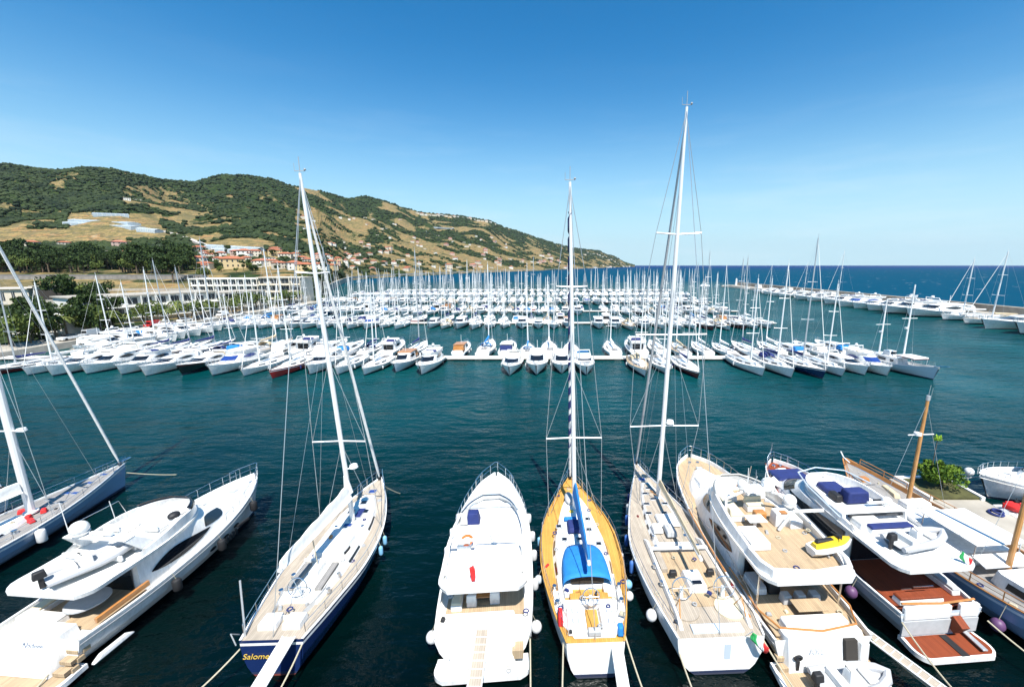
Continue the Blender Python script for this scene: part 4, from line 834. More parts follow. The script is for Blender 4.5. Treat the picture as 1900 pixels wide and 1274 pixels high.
MB().box((-.75, 6.9, zf+.3), (.5, .9, .45), top=.85).build('helm_cover', black, b.root, bevel=.08)
MB().box((0, 5.0, zf+.55), (4.3, .9, .14), top=.92).build('radar_arch', gel, b.root, bevel=.06)
for sg in (-1, 1): MB().box((sg*2.1, 5.1, zf+.25), (.25, 1.4, .6), top=.8).build('arch_leg', gel, b.root, bevel=.05)
radome(b, 1.2, 5.1, zf+.6, .3); MB().box((.6, 5.05, zf+.9), (1.5, .15, .12)).build('radar_bar', gel, b.root); MB().box((1.0, 5.4, zf+.7), (.6, .4, .2)).build('search_light', black, b.root, bevel=.03)
MB().box((0, 4.55, zf+.4), (3.6, .12, .14)).build('arch_window', glass, b.root)
seat_box(b, (-.9, 4.1, zf+.15), (1.6, .9, .25), gel2); seat_box(b, (0, 3.5, zf+.15), (2.8, .55, .3), canvn)
MB().tube([(-2.3, 4.6, zf+.3), (-2.35, 7.5, zf+.75), (-1.8, 9.3, zf+.8), (0, 9.9, zf+.8), (1.8, 9.3, zf+.8), (2.3, 7.5, zf+.75)], .05, 6).build('flybridge_rail', pale, b.root)
MB().box((0, 12.6, b.dz(12)+.42), (2.8, 1.7, .16), top=.9).build('bow_sun_pad', canvn, b.root, bevel=.05)
MB().box((0, 14.4, b.dz(14)+.04), (1.4, .9, .05)).build('bow_mahogany_panel', mahog, b.root)
for x in (-.3, .3): MB().cyl((x, 14.2, b.dz(14)), .15, .24, 10).build('windlass', steel, b.root)
b.rails(8.5, 14.2, .6, 8); b.pulpit(14.0, .65, .1)
MB().tube([(0, 15.1, 3.2), (0, 15.15, 4.6)], .03, 6).tube([(-.25, 15.1, 3.2), (0, 15.15, 4.2)], .02, 5).build('bow_light_mast', steel, b.root)
tender('white tender on the upper deck of the mahogany decked motor yacht', b.world((-1.3, 2.0, zf+.03)), b.root.rotation_euler[2]-1.42, 3.6, 1.6)
flag_part(b, (1.2, 1.0, zf-.1), .9, (green, gel, red), (.15, -.35), w_=.8)
for k, (y, s) in enumerate(((6.6, -1), (2.5, -1), (3.3, 1))): fender_ob(b, y, s, purple, 'round purple fender of the mahogany decked yacht, %s' % ('the forward one on its left side', 'the rear one on its left side', 'on its right side')[k], 'fenders of the mahogany decked yacht', 'ball', r=.33, drop=1.0)

# --- wooden gulet with two masts
b = Boat('gulet', 'long two masted wooden gulet with brown spars and a white cabin roof', 'gulet', 19.5, 6.4,
         [(0, .5), (.12, .74), (.3, .95), (.5, 1), (.7, .86), (.88, .5), (1, .06)], [(0, 2.6), (.25, 2.1), (.6, 2.0), (.85, 2.4), (1, 3.1)], (27.9, 14.4), (26.3, 33.8), rb=1.6, draft=.7, group=FG)
GUL = b
b.hull(bluehull, boot, anti, stripe=pale); b.deck(teakg, .35, .08, mrail=wood)
coachroof(b, [(8.0, 1.7), (10.5, 1.8), (12.5, 1.6), (13.4, 1.2)], .95, top_m=gel, win=[(2, 5), (7, 10), (12, 14)], shrink=.95, ytop=.2)
coachroof(b, [(2.2, 1.2), (4, 1.5), (6.2, 1.5), (6.8, 1.3)], .9, top_m=gel, win=[(3, 13)], shrink=.95, ytop=.2, name='deckhouse', wmat=dark)
MB().box((-.1, 9.2, b.dz(9)+1.9), (3.4, 3.6, .08)).build('sun_awning', gel, b.root, bevel=.03)
for sx in (-1.6, 1.4):
    for sy in (7.6, 10.8): MB().tube([(sx, sy, b.dz(9)+.1), (sx, sy, b.dz(9)+1.9)], .035, 6).build('awning_post', steel, b.root)
MB().box((0, 7.3, b.dz(7)+.9), (3.3, .9, .07), rx=.25).build('awning_flap', gel, b.root)
seat_box(b, (0, 12.9, b.dz(13)+1.1), (2.0, .8, .2))
for k in range(5): MB().box((-1.2+k*.6, 13.9+.1*(k % 2), b.dz(13)+.2), (.45, .5, .38), top=.85).build('deck_chest', gel, b.root, bevel=.05)
for sg in (-1, 1): MB().box((sg*1.0, 15.8, b.dz(15)+.2), (.5, 1.7, .35), top=.8, rz=-sg*.15).build('foredeck_bench', canvt, b.root, bevel=.05)
MB().box((0, 17.3, b.dz(17)+.18), (.7, .6, .35), top=.8).build('windlass_box', wood, b.root, bevel=.04)
clutter(b, 15, [(x, y, b.dz(y)+.02) for x, y in ((.9, 16.8), (-.8, 17.4), (.3, 18.1), (-1.6, 14.8), (1.8, 14.6), (-2.6, 9), (2.5, 8), (-2.2, 5), (.5, 16.4), (-.2, 14.9), (-2.3, 6.5))], [rope, grey, wood, black, canvt])
b.rails(.5, 18.6, .55, 12, m=wood, r=.03)
MB().tube([(0, 18.9, 3.0), (0, 19.6, 3.15), (.2, 20.2, 3.4)], .05, 6).build('bowsprit', gel, b.root)
for nm, ym, zt, ft, sp_ in (('mast', 13.4, 10.6, b.dz(13)+.6, 8.0), ('mast', 7.0, 11.2, b.dz(7)+.7, None)):
    mst = MB().tube([(0, ym, ft-.5), (0, ym-.1, zt)], .15, 10, .1).build(nm, mastwood, b.root)
    MB().cyl((0, ym-.1, zt), .12, .35, 10).build('mast_cap', alug, mst)
    MB().tube([(0, ym-.1, zt+.3), (.05, ym-.1, zt+1.1)], .018, 4).tube([(.2, ym-.1, zt), (.25, ym-.1, zt+.9)], .012, 4).build('antenna', grey, mst)
    for sg in (-1, 1): MB().tube([(sg*(b.hw(ym)-.1), ym-.4, b.zs(ym)), (0, ym-.1, zt-.2)], .014, 4).build('shroud', wire, mst)
    if sp_:
        MB().tube([(-1.0, ym-.05, sp_), (1.0, ym-.05, sp_)], .045, 6).build('spreader', gel, mst); MB().cyl((-.3, ym-.1, sp_), .24, .18, 12).build('radar_dome', gel, mst)
for k, (y, s) in enumerate(((1.8, -1), (4.8, -1))): fender_ob(b, y, s, purple, 'round purple fender on the left side of the gulet, %s' % ('nearer the stern', 'farther forward')[k], 'fenders of the gulet', 'ball', r=.33, drop=1.3)
# ================================================================ water
def sea_material():
    m = bpy.data.materials.new('sea_water'); m.use_nodes = True; n = m.node_tree; L = n.links; b = n.nodes['Principled BSDF']
    n.nodes.remove(b); out_ = n.nodes['Material Output']; df = n.nodes.new('ShaderNodeBsdfDiffuse'); gl = n.nodes.new('ShaderNodeBsdfGlossy'); gl.inputs['Roughness'].default_value = .1; fr = n.nodes.new('ShaderNodeFresnel'); fr.inputs[0].default_value = 1.33; ms = n.nodes.new('ShaderNodeMixShader')
    tc = n.nodes.new('ShaderNodeTexCoord'); sp = n.nodes.new('ShaderNodeSeparateXYZ'); L.new(tc.outputs['Object'], sp.inputs[0])
    def mr(src, a, b_, c=0, d=1):
        q = n.nodes.new('ShaderNodeMapRange'); q.interpolation_type = 'SMOOTHSTEP'
        for i, v in enumerate((a, b_, c, d)): q.inputs[i+1].default_value = v
        L.new(src, q.inputs[0]); return q.outputs[0]
    def mt(op, a, b_):
        q = n.nodes.new('ShaderNodeMath'); q.operation = op
        for i, v in enumerate((a, b_)):
            if isinstance(v, (int, float)): q.inputs[i].default_value = v
            else: L.new(v, q.inputs[i])
        return q.outputs[0]
    def noise_(sc, det=3, stretch=(1, 1, 1), rough=.5):
        mp = n.nodes.new('ShaderNodeMapping'); mp.inputs['Scale'].default_value = stretch; L.new(tc.outputs['Object'], mp.inputs[0])
        q = n.nodes.new('ShaderNodeTexNoise'); q.inputs['Scale'].default_value = sc; q.inputs['Detail'].default_value = det; q.inputs['Roughness'].default_value = rough
        L.new(mp.outputs[0], q.inputs['Vector']); return q.outputs[0]
    openx = mr(sp.outputs[0], 150, 230); openy = mr(sp.outputs[1], 300, 620); op = mt('MAXIMUM', openx, openy)
    far = mr(sp.outputs[1], 700, 5000)
    def mix(f, a, b_):
        q = n.nodes.new('ShaderNodeMix'); q.data_type = 'RGBA'; L.new(f, q.inputs[0])
        for i, v in ((6, a), (7, b_)):
            if isinstance(v, tuple): q.inputs[i].default_value = (*v, 1)
            else: L.new(v, q.inputs[i])
        return q.outputs[2]
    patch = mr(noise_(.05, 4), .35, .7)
    further = mr(sp.outputs[1], 12, 80); harb = mix(further, mix(patch, (.0001, .002, .0018), (.0002, .004, .004)), mix(patch, (.0004, .038, .043), (.0008, .056, .062)))  # near water painted darker in its colour, imitating weak reflection and lens vignette
    out = mix(far, (.0002, .048, .095), (.0001, .025, .115))
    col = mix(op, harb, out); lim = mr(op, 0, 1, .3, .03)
    foam = mt('MULTIPLY', mr(noise_(.09, 5, (.6, 1.6, 1), .6), .665, .70), mt('MULTIPLY', op, mr(sp.outputs[0], 100, 300)))
    col = mix(foam, col, (.55, .6, .62)); L.new(col, df.inputs[0])
    h = mt('ADD', mt('MULTIPLY', noise_(.9, 4, (.55, 1.25, 1)), 1.0), mt('MULTIPLY', noise_(.22, 3, (.6, 1.2, 1)), 2.4))
    h = mt('ADD', h, mt('MULTIPLY', noise_(4, 2, (.6, 1.2, 1)), .16))
    bp = n.nodes.new('ShaderNodeBump'); L.new(mr(noise_(.035, 3), .35, .65, .4, .95), bp.inputs['Strength']); bp.inputs['Distance'].default_value = .34
    L.new(h, bp.inputs['Height'])
    for q_ in (df, gl, fr): L.new(bp.outputs[0], q_.inputs['Normal'])
    L.new(mt('MINIMUM', fr.outputs[0], lim), ms.inputs[0]); L.new(df.outputs[0], ms.inputs[1]); L.new(gl.outputs[0], ms.inputs[2]); L.new(ms.outputs[0], out_.inputs[0])
    return m
mb = MB(); mb.add([(-9000, -600, 0), (30000, -600, 0), (30000, 30000, 0), (-9000, 30000, 0)], [(0, 1, 2, 3)])
tag(mb.build('sea', sea_material(), smooth=0), kind='structure')
# quay below the camera (near edge just outside the frame)
tag(MB().box((0, 5.5, .0), (140, 13, 2.1)).build('quay', concrete, bevel=.05), kind='structure')

# ================================================================ harbour boat prototypes
LO = 12
def bg_sail(hullm, coverm, L=13, Bm=4.0, mh=18, stripe=None, deckm=gel2, hood=None, furl=canvw, spr=2, mastm=alu, cover=True):
    b = Boat('sailboat', 'x', 'sailboat', L, Bm, [(0, .72), (.2, .92), (.42, 1), (.65, .82), (.85, .42), (1, .03)], [(0, 1.3), (.4, 1.2), (1, 1.65)], (0, -500), None, rb=.9, rs=-.2, draft=.4)
    b.hull(hullm, boot, anti, n=LO, stripe=stripe or gel); b.deck(deckm, .05, .06, n=8, rail=False)
    coachroof(b, [(3.6, 1.15), (6, 1.25), (8.5, .9), (10.2, .3)], .5, win=[(3, 8), (10, 13)])
    MB().box((0, 2.0, b.dz(2)+.2), (2.4, 3.2, .34), top=.93).build('cockpit', gel, b.root); MB().box((0, 1.9, b.dz(2)+.38), (1.3, 2.7, .02)).build('cockpit_sole', teakg, b.root)
    MB().torus((0, 1.2, b.dz(1)+1.1), .5, .03, (0, 1, 0), 12, 4).build('steering_wheel', steel, b.root)
    if hood: sprayhood(b, 3.2, 5.0, 1.3, b.dz(4)+.4, .95, hood)
    ym = 7.6; T = (0, ym-.15*mh/18, mh)
    m_ = MB().tube([(0, ym, 1.4), T], .14, 7, .1).tube([T, (0, T[1], mh+.7)], .03, 4).build('mast', mastm, b.root)
    zs_ = [(1.4+(mh-1.4)*f, l) for f, l in ((.36, 1.2), (.66, .9))[:spr]]
    for z, l in zs_: MB().tube([(-l, ym-.2, z), (0, ym, z), (l, ym-.2, z)], .05, 4).build('spreader', mastm, m_)
    r_ = MB()
    for sg in (-1, 1):
        pts = [(sg*(b.hw(ym)-.1), ym-.3, 1.3)]+[(sg*l, ym-.2, z) for z, l in zs_]+[(0, T[1], mh-.2)]; r_.tube(pts, .011, 3)
    r_.tube([(0, .1, 1.4), T], .011, 3); r_.build('rigging', wire, m_)
    MB().tube([(0, L-.3, 1.7), (0, ym+.1, mh*.95)], .06, 5, .025).build('furled_genoa', furl, m_)
    bm = MB().tube([(0, ym-.1, 2.6), (0, ym-5.0, 2.75)], .08, 6).build('boom', mastm, m_)
    if cover: MB().tube([(0, ym-.05, 3.3), (0, ym-.4, 2.95), (0, ym-2.6, 2.9), (0, ym-5.0, 2.85)], [.12, .27, .22, .12], 7).build('sail_cover', coverm, bm)
    b.rails(.3, L-1.4, .6, 4, r=.02); b.pulpit(L-1.5, .65, .15, r=.025)
    for y, s in ((5.2, 1), (7.8, -1)):
        MB().ball((s*(b.hw(y)+.12), y, .75), (.15, .15, .38), 7, 5).build('side_fender', whitef if hullm is gel else canvn, b.root)
    return b.root
def bg_motor(hullm=gel, kind=0, L=12, Bm=4.1, glassm=glass, top=None, stripe=None, flyscr=canvn):
    b = Boat('motor_boat', 'x', 'motor boat', L, Bm, [(0, .9), (.2, .98), (.45, 1), (.68, .9), (.86, .58), (1, .05)], [(0, 1.25), (.4, 1.4), (1, 2.1)], (0, -500), None, rb=1.1, rs=-.1, draft=.4, flare=1.8)
    b.hull(hullm, boot, anti, n=LO, stripe=stripe or gel); b.deck(gel2, .12, .08, n=8)
    zt = 2.9 if kind != 2 else 2.45; yn = L*.8 if kind != 2 else L*.86; w_ = Bm*.4
    c0 = [(2.4, w_), (L*.5, w_), (yn-1.2, w_*.75), (yn, w_*.25)]; c1 = [(2.5, w_*.88), (L*.42, w_*.88), (yn-3.3, w_*.75), (yn-2.4, w_*.35)]
    if kind == 2: c1 = [(2.9, w_*.8), (L*.4, w_*.85), (yn-3.8, w_*.7), (yn-3.2, w_*.4)]
    r0 = ring(c0, lambda y: b.dz(y)-.03, 14); r1 = ring(c1, zt, 14)
    cb = MB().loft([r0, r1], c0=False, c1=False).cap(r1).build('cabin', gel, b.root, smooth=30)
    windows('side_window', glassm, cb, r0, r1, .45, .85, 2, 8, .03, 1)
    g = MB(); band(g, r0, r1, .35, .9, 10, 17, .03); g.build('windshield', glassm, cb)
    MB().box((0, 1.2, 1.15), (Bm*.75, 2.2, .05)).build('cockpit_sole', teak, b.root); MB().box((0, .45, 1.45), (Bm*.6, .5, .5), top=.9).build('stern_seat', cushion, b.root)
    MB().box((0, 2.42, 2.0), (w_*1.3, .06, 1.2)).build('saloon_door', glass, cb)
    MB().box((0, -.45, .35), (Bm*.8, .9, .14)).build('swim_platform', teakw, b.root)
    if kind == 0:      # flybridge
        f = ring([(1.6, w_*.9), (L*.45, w_*.95), (L*.58, w_*.45)], zt+.05, 10); f2 = ring([(1.5, w_*.95), (L*.45, w_), (L*.6, w_*.5)], zt+.6, 10)
        MB().loft([f, f2], c1=False).build('flybridge', gel, b.root); MB().cap([(p[0], p[1], zt+.12) for p in f]).build('flybridge_sole', gel2, b.root)
        MB().box((0, L*.38, zt+.4), (w_*1.4, .6, .5), top=.8).build('fly_seat', flyscr, b.root); MB().box((0, L*.5, zt+.55), (w_*1.3, .5, .5), top=.7).build('helm_console', gel, b.root)
        MB().tube([(-w_, 2.6, zt), (-w_*.8, 3.0, zt+1.2), (w_*.8, 3.0, zt+1.2), (w_, 2.6, zt)], .09, 6).ball((0, 3, zt+1.45), .28, 8, 6).build('radar_arch', gel, b.root)
    elif kind == 1:    # hardtop cruiser, canvas aft
        MB().box((0, 3.0, zt+.12), (w_*1.9, 3.8, .12), top=.93).build('hardtop', top or gel, b.root, bevel=.04)
        MB().box((0, 1.5, 2.2), (w_*1.8, 1.9, 1.1), top=.9).build('cockpit_canopy', top or canvn, b.root, bevel=.08)
        MB().tube([(0, 4, zt), (0, 4, zt+2.2)], .04, 5).build('antenna', gel, b.root)
    else:              # open sports cruiser
        MB().box((0, 1.9, 2.0), (w_*1.7, 2.0, .9), top=.85).build('cockpit_canopy', top or canvn, b.root, bevel=.1)
        MB().tube([(-w_, 2.6, 1.5), (-w_*.85, 2.2, 2.9), (w_*.85, 2.2, 2.9), (w_, 2.6, 1.5)], .12, 6).build('radar_arch', gel, b.root)
    MB().box((0, L*.84, b.dz(L*.84)+.08), (.6, .6, .08)).build('hatch', alug, b.root)
    b.rails(L*.5, L-.5, .6, 5, r=.025); b.pulpit(L-.8, .65, .2, r=.03)
    for y, s in ((3.5, 1), (6, 1), (4.5, -1)):
        MB().ball((s*(b.hw(y)+.12), y, .8), (.17, .17, .4), 7, 5).build('side_fender', whitef if s > 0 else black, b.root)
    return b.root
SB = {
 'wn': (bg_sail(gel, canvn, 13, 3.9, 17, hood=canvn), 'white sailboat with navy boom cover'),
 'ww': (bg_sail(gel, canvw, 12.5, 3.9, 16, spr=2), 'white sailboat with white boom cover'),
 'wb': (bg_sail(gel, canvb, 13, 4.0, 18.5, hood=canvb), 'white sailboat with bright blue covers'),
 'wt': (bg_sail(gel, canvt, 13.5, 4.0, 20, deckm=teak, hood=canvt), 'teak decked sailboat with beige cover'),
 'rd': (bg_sail(redhull, canvw, 14, 3.8, 18, deckm=gel2), 'red hulled sailboat with white deck'),
 'mr': (bg_sail(maroon, canvn, 14, 4.0, 21, mastm=alug), 'dark maroon hulled sailboat with grey mast'),
 'nv': (bg_sail(navy, canvn, 14, 4.0, 23, mastm=alug), 'navy hulled sailboat with tall grey mast'),
 'wg': (bg_sail(gel, canvg, 12, 3.7, 15, spr=1), 'short masted white sailboat with grey cover')}
MBT = {
 'fly': (bg_motor(gel, 0, 12.5, 4.3), 'white flybridge motor boat'),
 'flyb': (bg_motor(gel, 0, 12.5, 4.3, glassb, flyscr=cream), 'flybridge motor boat with blue windows'),
 'hard': (bg_motor(gel, 1, 11.5, 4.0), 'white motor boat with navy aft canopy'),
 'hardw': (bg_motor(gel, 1, 11.5, 4.1, top=canvw), 'white motor boat with white canopy'),
 'wood': (bg_motor(pale, 1, 10.5, 3.8, top=wood), 'small cabin boat with wood trim'),
 'open': (bg_motor(gel, 2, 12.5, 4.0, top=canvb), 'white open sports cruiser with blue canopy'),
 'openw': (bg_motor(gel, 2, 12.5, 4.0, top=gel2), 'white open sports cruiser'),
 'blk': (bg_motor(blackhull, 2, 12.5, 4.0, top=canvt, stripe=maroon), 'black hulled sports cruiser')}
PROTO = {**SB, **MBT}; used = set(); NB = [0]
def put(key, x, y, rot, label, group, sc=1.0, scz=None):
    root, _ = PROTO[key]; NB[0] += 1
    if key in used: o = copy_tree(root)
    else: o = root; used.add(key)
    return o, (x, y, rot, label, group, sc, scz or sc)
PLACED = []
def boat_at(key, x, y, rot, label, group, sc=1.0, scz=None): PLACED.append((key, x, y, rot, label, group, sc, scz or sc))
def ordw(n):
    base = ['', 'first', 'second', 'third', 'fourth', 'fifth', 'sixth', 'seventh', 'eighth', 'ninth', 'tenth', 'eleventh', 'twelfth', 'thirteenth', 'fourteenth', 'fifteenth', 'sixteenth', 'seventeenth', 'eighteenth', 'nineteenth']
    if n < 20: return base[n]
    t = ['', '', 'twenty', 'thirty', 'forty', 'fifty', 'sixty'][n//10]
    return (t+'-'+base[n % 10]) if n % 10 else {20: 'twentieth', 30: 'thirtieth', 40: 'fortieth', 50: 'fiftieth'}[n]
def row(keys_xy, y_stern, rot, where, group, rnd, sc=(1, 1)):
    for i, (k, x) in enumerate(keys_xy):
        s = rnd.uniform(*sc)
        boat_at(k, x, y_stern+rnd.uniform(-.3, .3), rot+rnd.uniform(-.03, .03), '%s, %s from left on %s' % (PROTO[k][1], ordw(i+1), where), group, s, s*rnd.uniform(.88, 1.14) if k in SB else s)
rnd = random.Random(11)
# first pontoon, near side: read off the photograph
near1 = [('mr', -103), ('ww', -96.5), ('openw', -90.8), ('hard', -86), ('fly', -79.5), ('openw', -73.8), ('blk', -68), ('flyb', -61.5), ('ww', -56), ('rd', -50), ('hardw', -44.8), ('wg', -39.5), ('ww', -34), ('wood', -28.9), ('fly', -23.6),
         ('openw', -7.3), ('hard', -2.4), ('hardw', 2.4), ('open', 6.9), ('wt', 17.6), ('ww', 21.9), ('mr', 26.6), ('ww', 38.6), ('wn', 43.6), ('nv', 48.4), ('ww', 53.4), ('openw', 57.8), ('flyb', 62.2)]
row(near1, 84.3, PI, 'first pontoon near side', 'boats moored on the near side of the first pontoon', random.Random(4), (.96, 1.06))
keysF = ['wn', 'ww', 'wt', 'hard', 'wb', 'ww', 'fly', 'wn', 'wg', 'ww', 'hardw', 'wt', 'open', 'nv', 'ww', 'openw']
def fill(x0, x1, step, rnd, gaps=(), sail=.62):
    out = []; x = x0
    while x < x1:
        if not any(a < x < b_ for a, b_ in gaps):
            if rnd.random() < sail: k = rnd.choice(['wn', 'ww', 'ww', 'ww', 'ww', 'wt', 'wg', 'ww', 'wb', 'mr', 'wg', 'ww', 'nv', 'ww'])
            else: k = rnd.choice(['fly', 'fly', 'flyb', 'hard', 'hardw', 'hardw', 'open', 'openw', 'openw', 'wood'])
            out.append((k, x))
        x += step*rnd.uniform(.93, 1.12)
    return out
row(fill(-104, 66, 4.9, random.Random(21), [(-27, -24), (9, 11)], .66), 87.6, 0, 'first pontoon far side', 'boats moored on the far side of the first pontoon', random.Random(5), (.88, 1.04))
RY = [140, 177, 222]; RX = [(-112, 74), (-116, 78), (-120, 84)]
for k, (yy, (xa, xb)) in enumerate(zip(RY, RX)):
    nm = ('second', 'third', 'fourth')[k]; g_ = [[(6.5, 14.5), (-44, -39)], [(14, 22)], []][k]
    row(fill(xa, xb, 5.0 if k else 4.8, random.Random(31+k), g_, .52), yy-1.2, PI, '%s pontoon near side' % nm, 'boats moored on the near side of the %s pontoon' % nm, random.Random(6+k), (.85, 1.05))
    if k < 2: row(fill(xa, xb, 5.0, random.Random(41+k), g_, .7), yy+1.2, 0, '%s pontoon far side' % nm, 'boats moored on the far side of the %s pontoon' % nm, random.Random(16+k), (.85, 1.05))
# boats lying against the left quay, bows to the right
for i, (k, y) in enumerate((('hardw', 97), ('fly', 101.5), ('ww', 106), ('open', 110.5), ('fly', 115.5), ('wg', 120), ('openw', 124.5))):
    boat_at(k, -113.5, y, -PI/2+.05, '%s against the left quay, %s from the front' % (PROTO[k][1], ordw(i+1)), 'boats lying against the left quay', rnd.uniform(.95, 1.2))
# big yachts inside the breakwater, bows to the left
bwk = [('fly', 108, 2.5), ('fly', 119, 2.4), ('openw', 130, 2.3), ('hardw', 161, 2.2), ('fly', 171, 2.2), ('fly', 182, 2.0), ('openw', 192, 2.0), ('flyb', 202, 2.0), ('fly', 213, 1.9), ('wt', 223, 1.3), ('openw', 233, 1.7), ('fly', 243, 1.7), ('ww', 253, 1.3), ('fly', 263, 1.6), ('openw', 273, 1.5), ('fly', 284, 1.5), ('ww', 294, 1.2), ('hardw', 304, 1.4)]
for i, (k, y, s) in enumerate(bwk):
    boat_at(k, 166.5, y, PI/2+rnd.uniform(-.04, .04), '%s berthed at the breakwater, %s from the right' % (PROTO[k][1].replace('boat', 'yacht') if k in MBT else PROTO[k][1], ordw(i+1)), 'yachts berthed along the breakwater', s, s*(.74 if k in MBT else 1.05))
boat_at('wt', 165.5, 140, PI/2, 'big beige covered sailing yacht, rightmost tall mast at the breakwater', 'yachts berthed along the breakwater', 1.7, 1.22)
boat_at('ww', 165.5, 150.5, PI/2, 'big white sailing yacht, second tall mast from the right at the breakwater', 'yachts berthed along the breakwater', 1.65, 1.38)
# resolve placements: the first user of a prototype is the prototype itself, the rest are copies
JOBS = []
for (key, x, y, rot, label, group, sc, scz) in PLACED:
    root = PROTO[key][0]
    JOBS.append((root if key not in used else copy_tree(root), x, y, rot, label, group, sc, scz)); used.add(key)
for o, x, y, rot, label, group, sc, scz in JOBS:
    o.location = (x, y, 0); o.rotation_euler = (rnd.uniform(-.012, .012), rnd.uniform(-.022, .022), rot); o.scale = (sc, sc, scz); o['label'] = label; o['group'] = group
# pale ketch with bowsprit and canopy at the right end of the first pontoon
b = Boat('ketch', 'pale two masted ketch with white awning at the right end of the first pontoon', 'sailboat', 15, 4.6, [(0, .7), (.3, 1), (.6, .95), (.85, .55), (1, .06)], [(0, 1.8), (.5, 1.6), (1, 2.5)], (66.5, 84.2), (68.2, 69.5), rb=.9, draft=.5)
b.hull(pale, boot, anti, n=16); b.deck(gel2, .3, .08); coachroof(b, [(2.5, 1.3), (6, 1.4), (8.5, 1.1)], 1.3, win=[(2, 5), (6, 10), (12, 14)], shrink=.92)
MB().box((0, 10.0, 3.3), (3.2, 3.4, .2), top=.95).build('awning', canvw, b.root, bevel=.06); MB().box((0, 10.0, 3.12), (3.3, 3.5, .1)).build('awning_valance', maroon, b.root)
for sx in (-1.5, 1.5):
    for sy in (8.6, 11.5): MB().tube([(sx, sy, 1.6), (sx, sy, 3.2)], .05, 5).build('awning_post', steel, b.root)
for ym, zt in ((8.3, 16.5), (3.2, 13.5)): 
    ms = MB().tube([(0, ym, 1.6), (0, ym, zt)], .17, 8, .1).build('mast', gel, b.root); MB().tube([(-1.6, ym, zt*.62), (1.6, ym, zt*.62)], .06, 5).cyl((.3, ym, zt*.5), .35, .3).build('spreader', gel, ms)
    for sg in (-1, 1): MB().tube([(sg*2, ym, 1.8), (0, ym, zt)], .025, 3).build('shroud', wire, ms)
MB().tube([(-.4, 14.4, 2.5), (-.2, 16.4, 2.9), (.2, 16.4, 2.9), (.4, 14.4, 2.5)], .07, 6).tube([(0, 16.4, 2.9), (0, 16.2, .6)], .05, 5).build('bow_platform', steel, b.root)
MB().box((-.0, 5.5, 3.1), (1.6, 1.6, .9), top=.9).build('wheelhouse', gel, b.root, bevel=.05); MB().box((0, 6.33, 3.2), (1.3, .04, .45)).build('wheelhouse_window', glass, b.root)
b.rails(.5, 13.5, .6, 8)
# far rows: more boats than could be told apart, one mass
def mass(name, rows_, label, seed):
    rr = random.Random(seed); h = MB(); 
    for (yy, xa, xb, sgn) in rows_:
        x = xa
        while x < xb:
            L_ = rr.uniform(10, 13); w_ = rr.uniform(1.5, 1.9); dy = sgn
            P = [(-w_*.8, 0), (-w_, L_*.5), (-w_*.6, L_*.82), (0, L_), (w_*.6, L_*.82), (w_, L_*.5), (w_*.8, 0)]
            h.loft([[(x+a*.85, yy+dy*b_*.95, 0) for a, b_ in P][::sgn], [(x+a, yy+dy*b_, 1.4+.4*b_/L_) for a, b_ in P][::sgn]], mi=0)
            h.box((x, yy+dy*L_*.42, 1.9), (w_*1.3, L_*.45, rr.uniform(.7, 1.7)), top=.75, mi=0)
            if rr.random() < .6: h.box((x, yy+dy*L_*.52, 2.2), (w_*1.1, L_*.18, .4), mi=1)
            if rr.random() < .72:
                mh = rr.uniform(13, 19); h.tube([(x, yy+dy*L_*.58, 1.3), (x, yy+dy*L_*.56, mh)], .13, 4, .09, mi=2); h.tube([(x, yy+dy*L_*.55, 2.9), (x, yy+dy*L_*.2, 2.9)], .25, 5, mi=rr.choice([0, 3, 3, 4])); h.tube([(x, yy+dy*(L_-.2), 1.7), (x, yy+dy*L_*.57, mh*.95)], .07, 3, mi=0)
            x += rr.uniform(4.5, 5.4)
    return tag(h.build(name, [gel, glass, alug, canvn, canvw], smooth=0), label, 'boats', kind='stuff')
mass('distant_boats', [(223.5, -120, 84, 1), (270, -126, 90, -1), (272, -126, 90, 1), (312, -120, 92, -1)], 'packed mass of white boats and masts in the farthest rows of the marina', 9)
# pontoons
def pontoon(name, x0, x1, y, wd, label, z=.6, m=pontoon_m, cat='pontoon'):
    e = thing(name, label, cat, ((x0+x1)/2, y, 0), 0, 'pontoons of the marina'); l = x1-x0
    MB().box((0, 0, z-.12), (l, wd, .24)).build('walkway', m, e)
    mb = MB(); k = int(l/6)
    for i in range(k): mb.box((-l/2+3+i*(l-6)/max(1, k-1), 0, z-.5), (4.2, wd*.8, .55))
    mb.build('float', black, e)
    mb = MB()
    for i in range(int(l/12)): mb.box((-l/2+6+i*12, .3, z+.45), (.25, .25, .9))
    mb.build('service_post', gel, e); return e
pontoon('pontoon', -118, 69, 85.9, 2.4, 'first floating pontoon, the white walkway nearest the open basin')
pontoon('pontoon', -118, 78, 140, 2.2, 'second floating pontoon with boats on both sides, behind the first')
pontoon('pontoon', -120, 82, 177, 2.2, 'third floating pontoon with boats on both sides')
pontoon('pontoon', -122, 88, 222, 2.2, 'fourth floating pontoon, deep in the marina')
pontoon('pontoon', -122, 94, 271, 2.0, 'fifth floating pontoon, far back in the marina')
pontoon('pier', -120, 96, 316, 6, 'long pale pier closing the back of the marina', z=1.6, m=concrete, cat='pier')
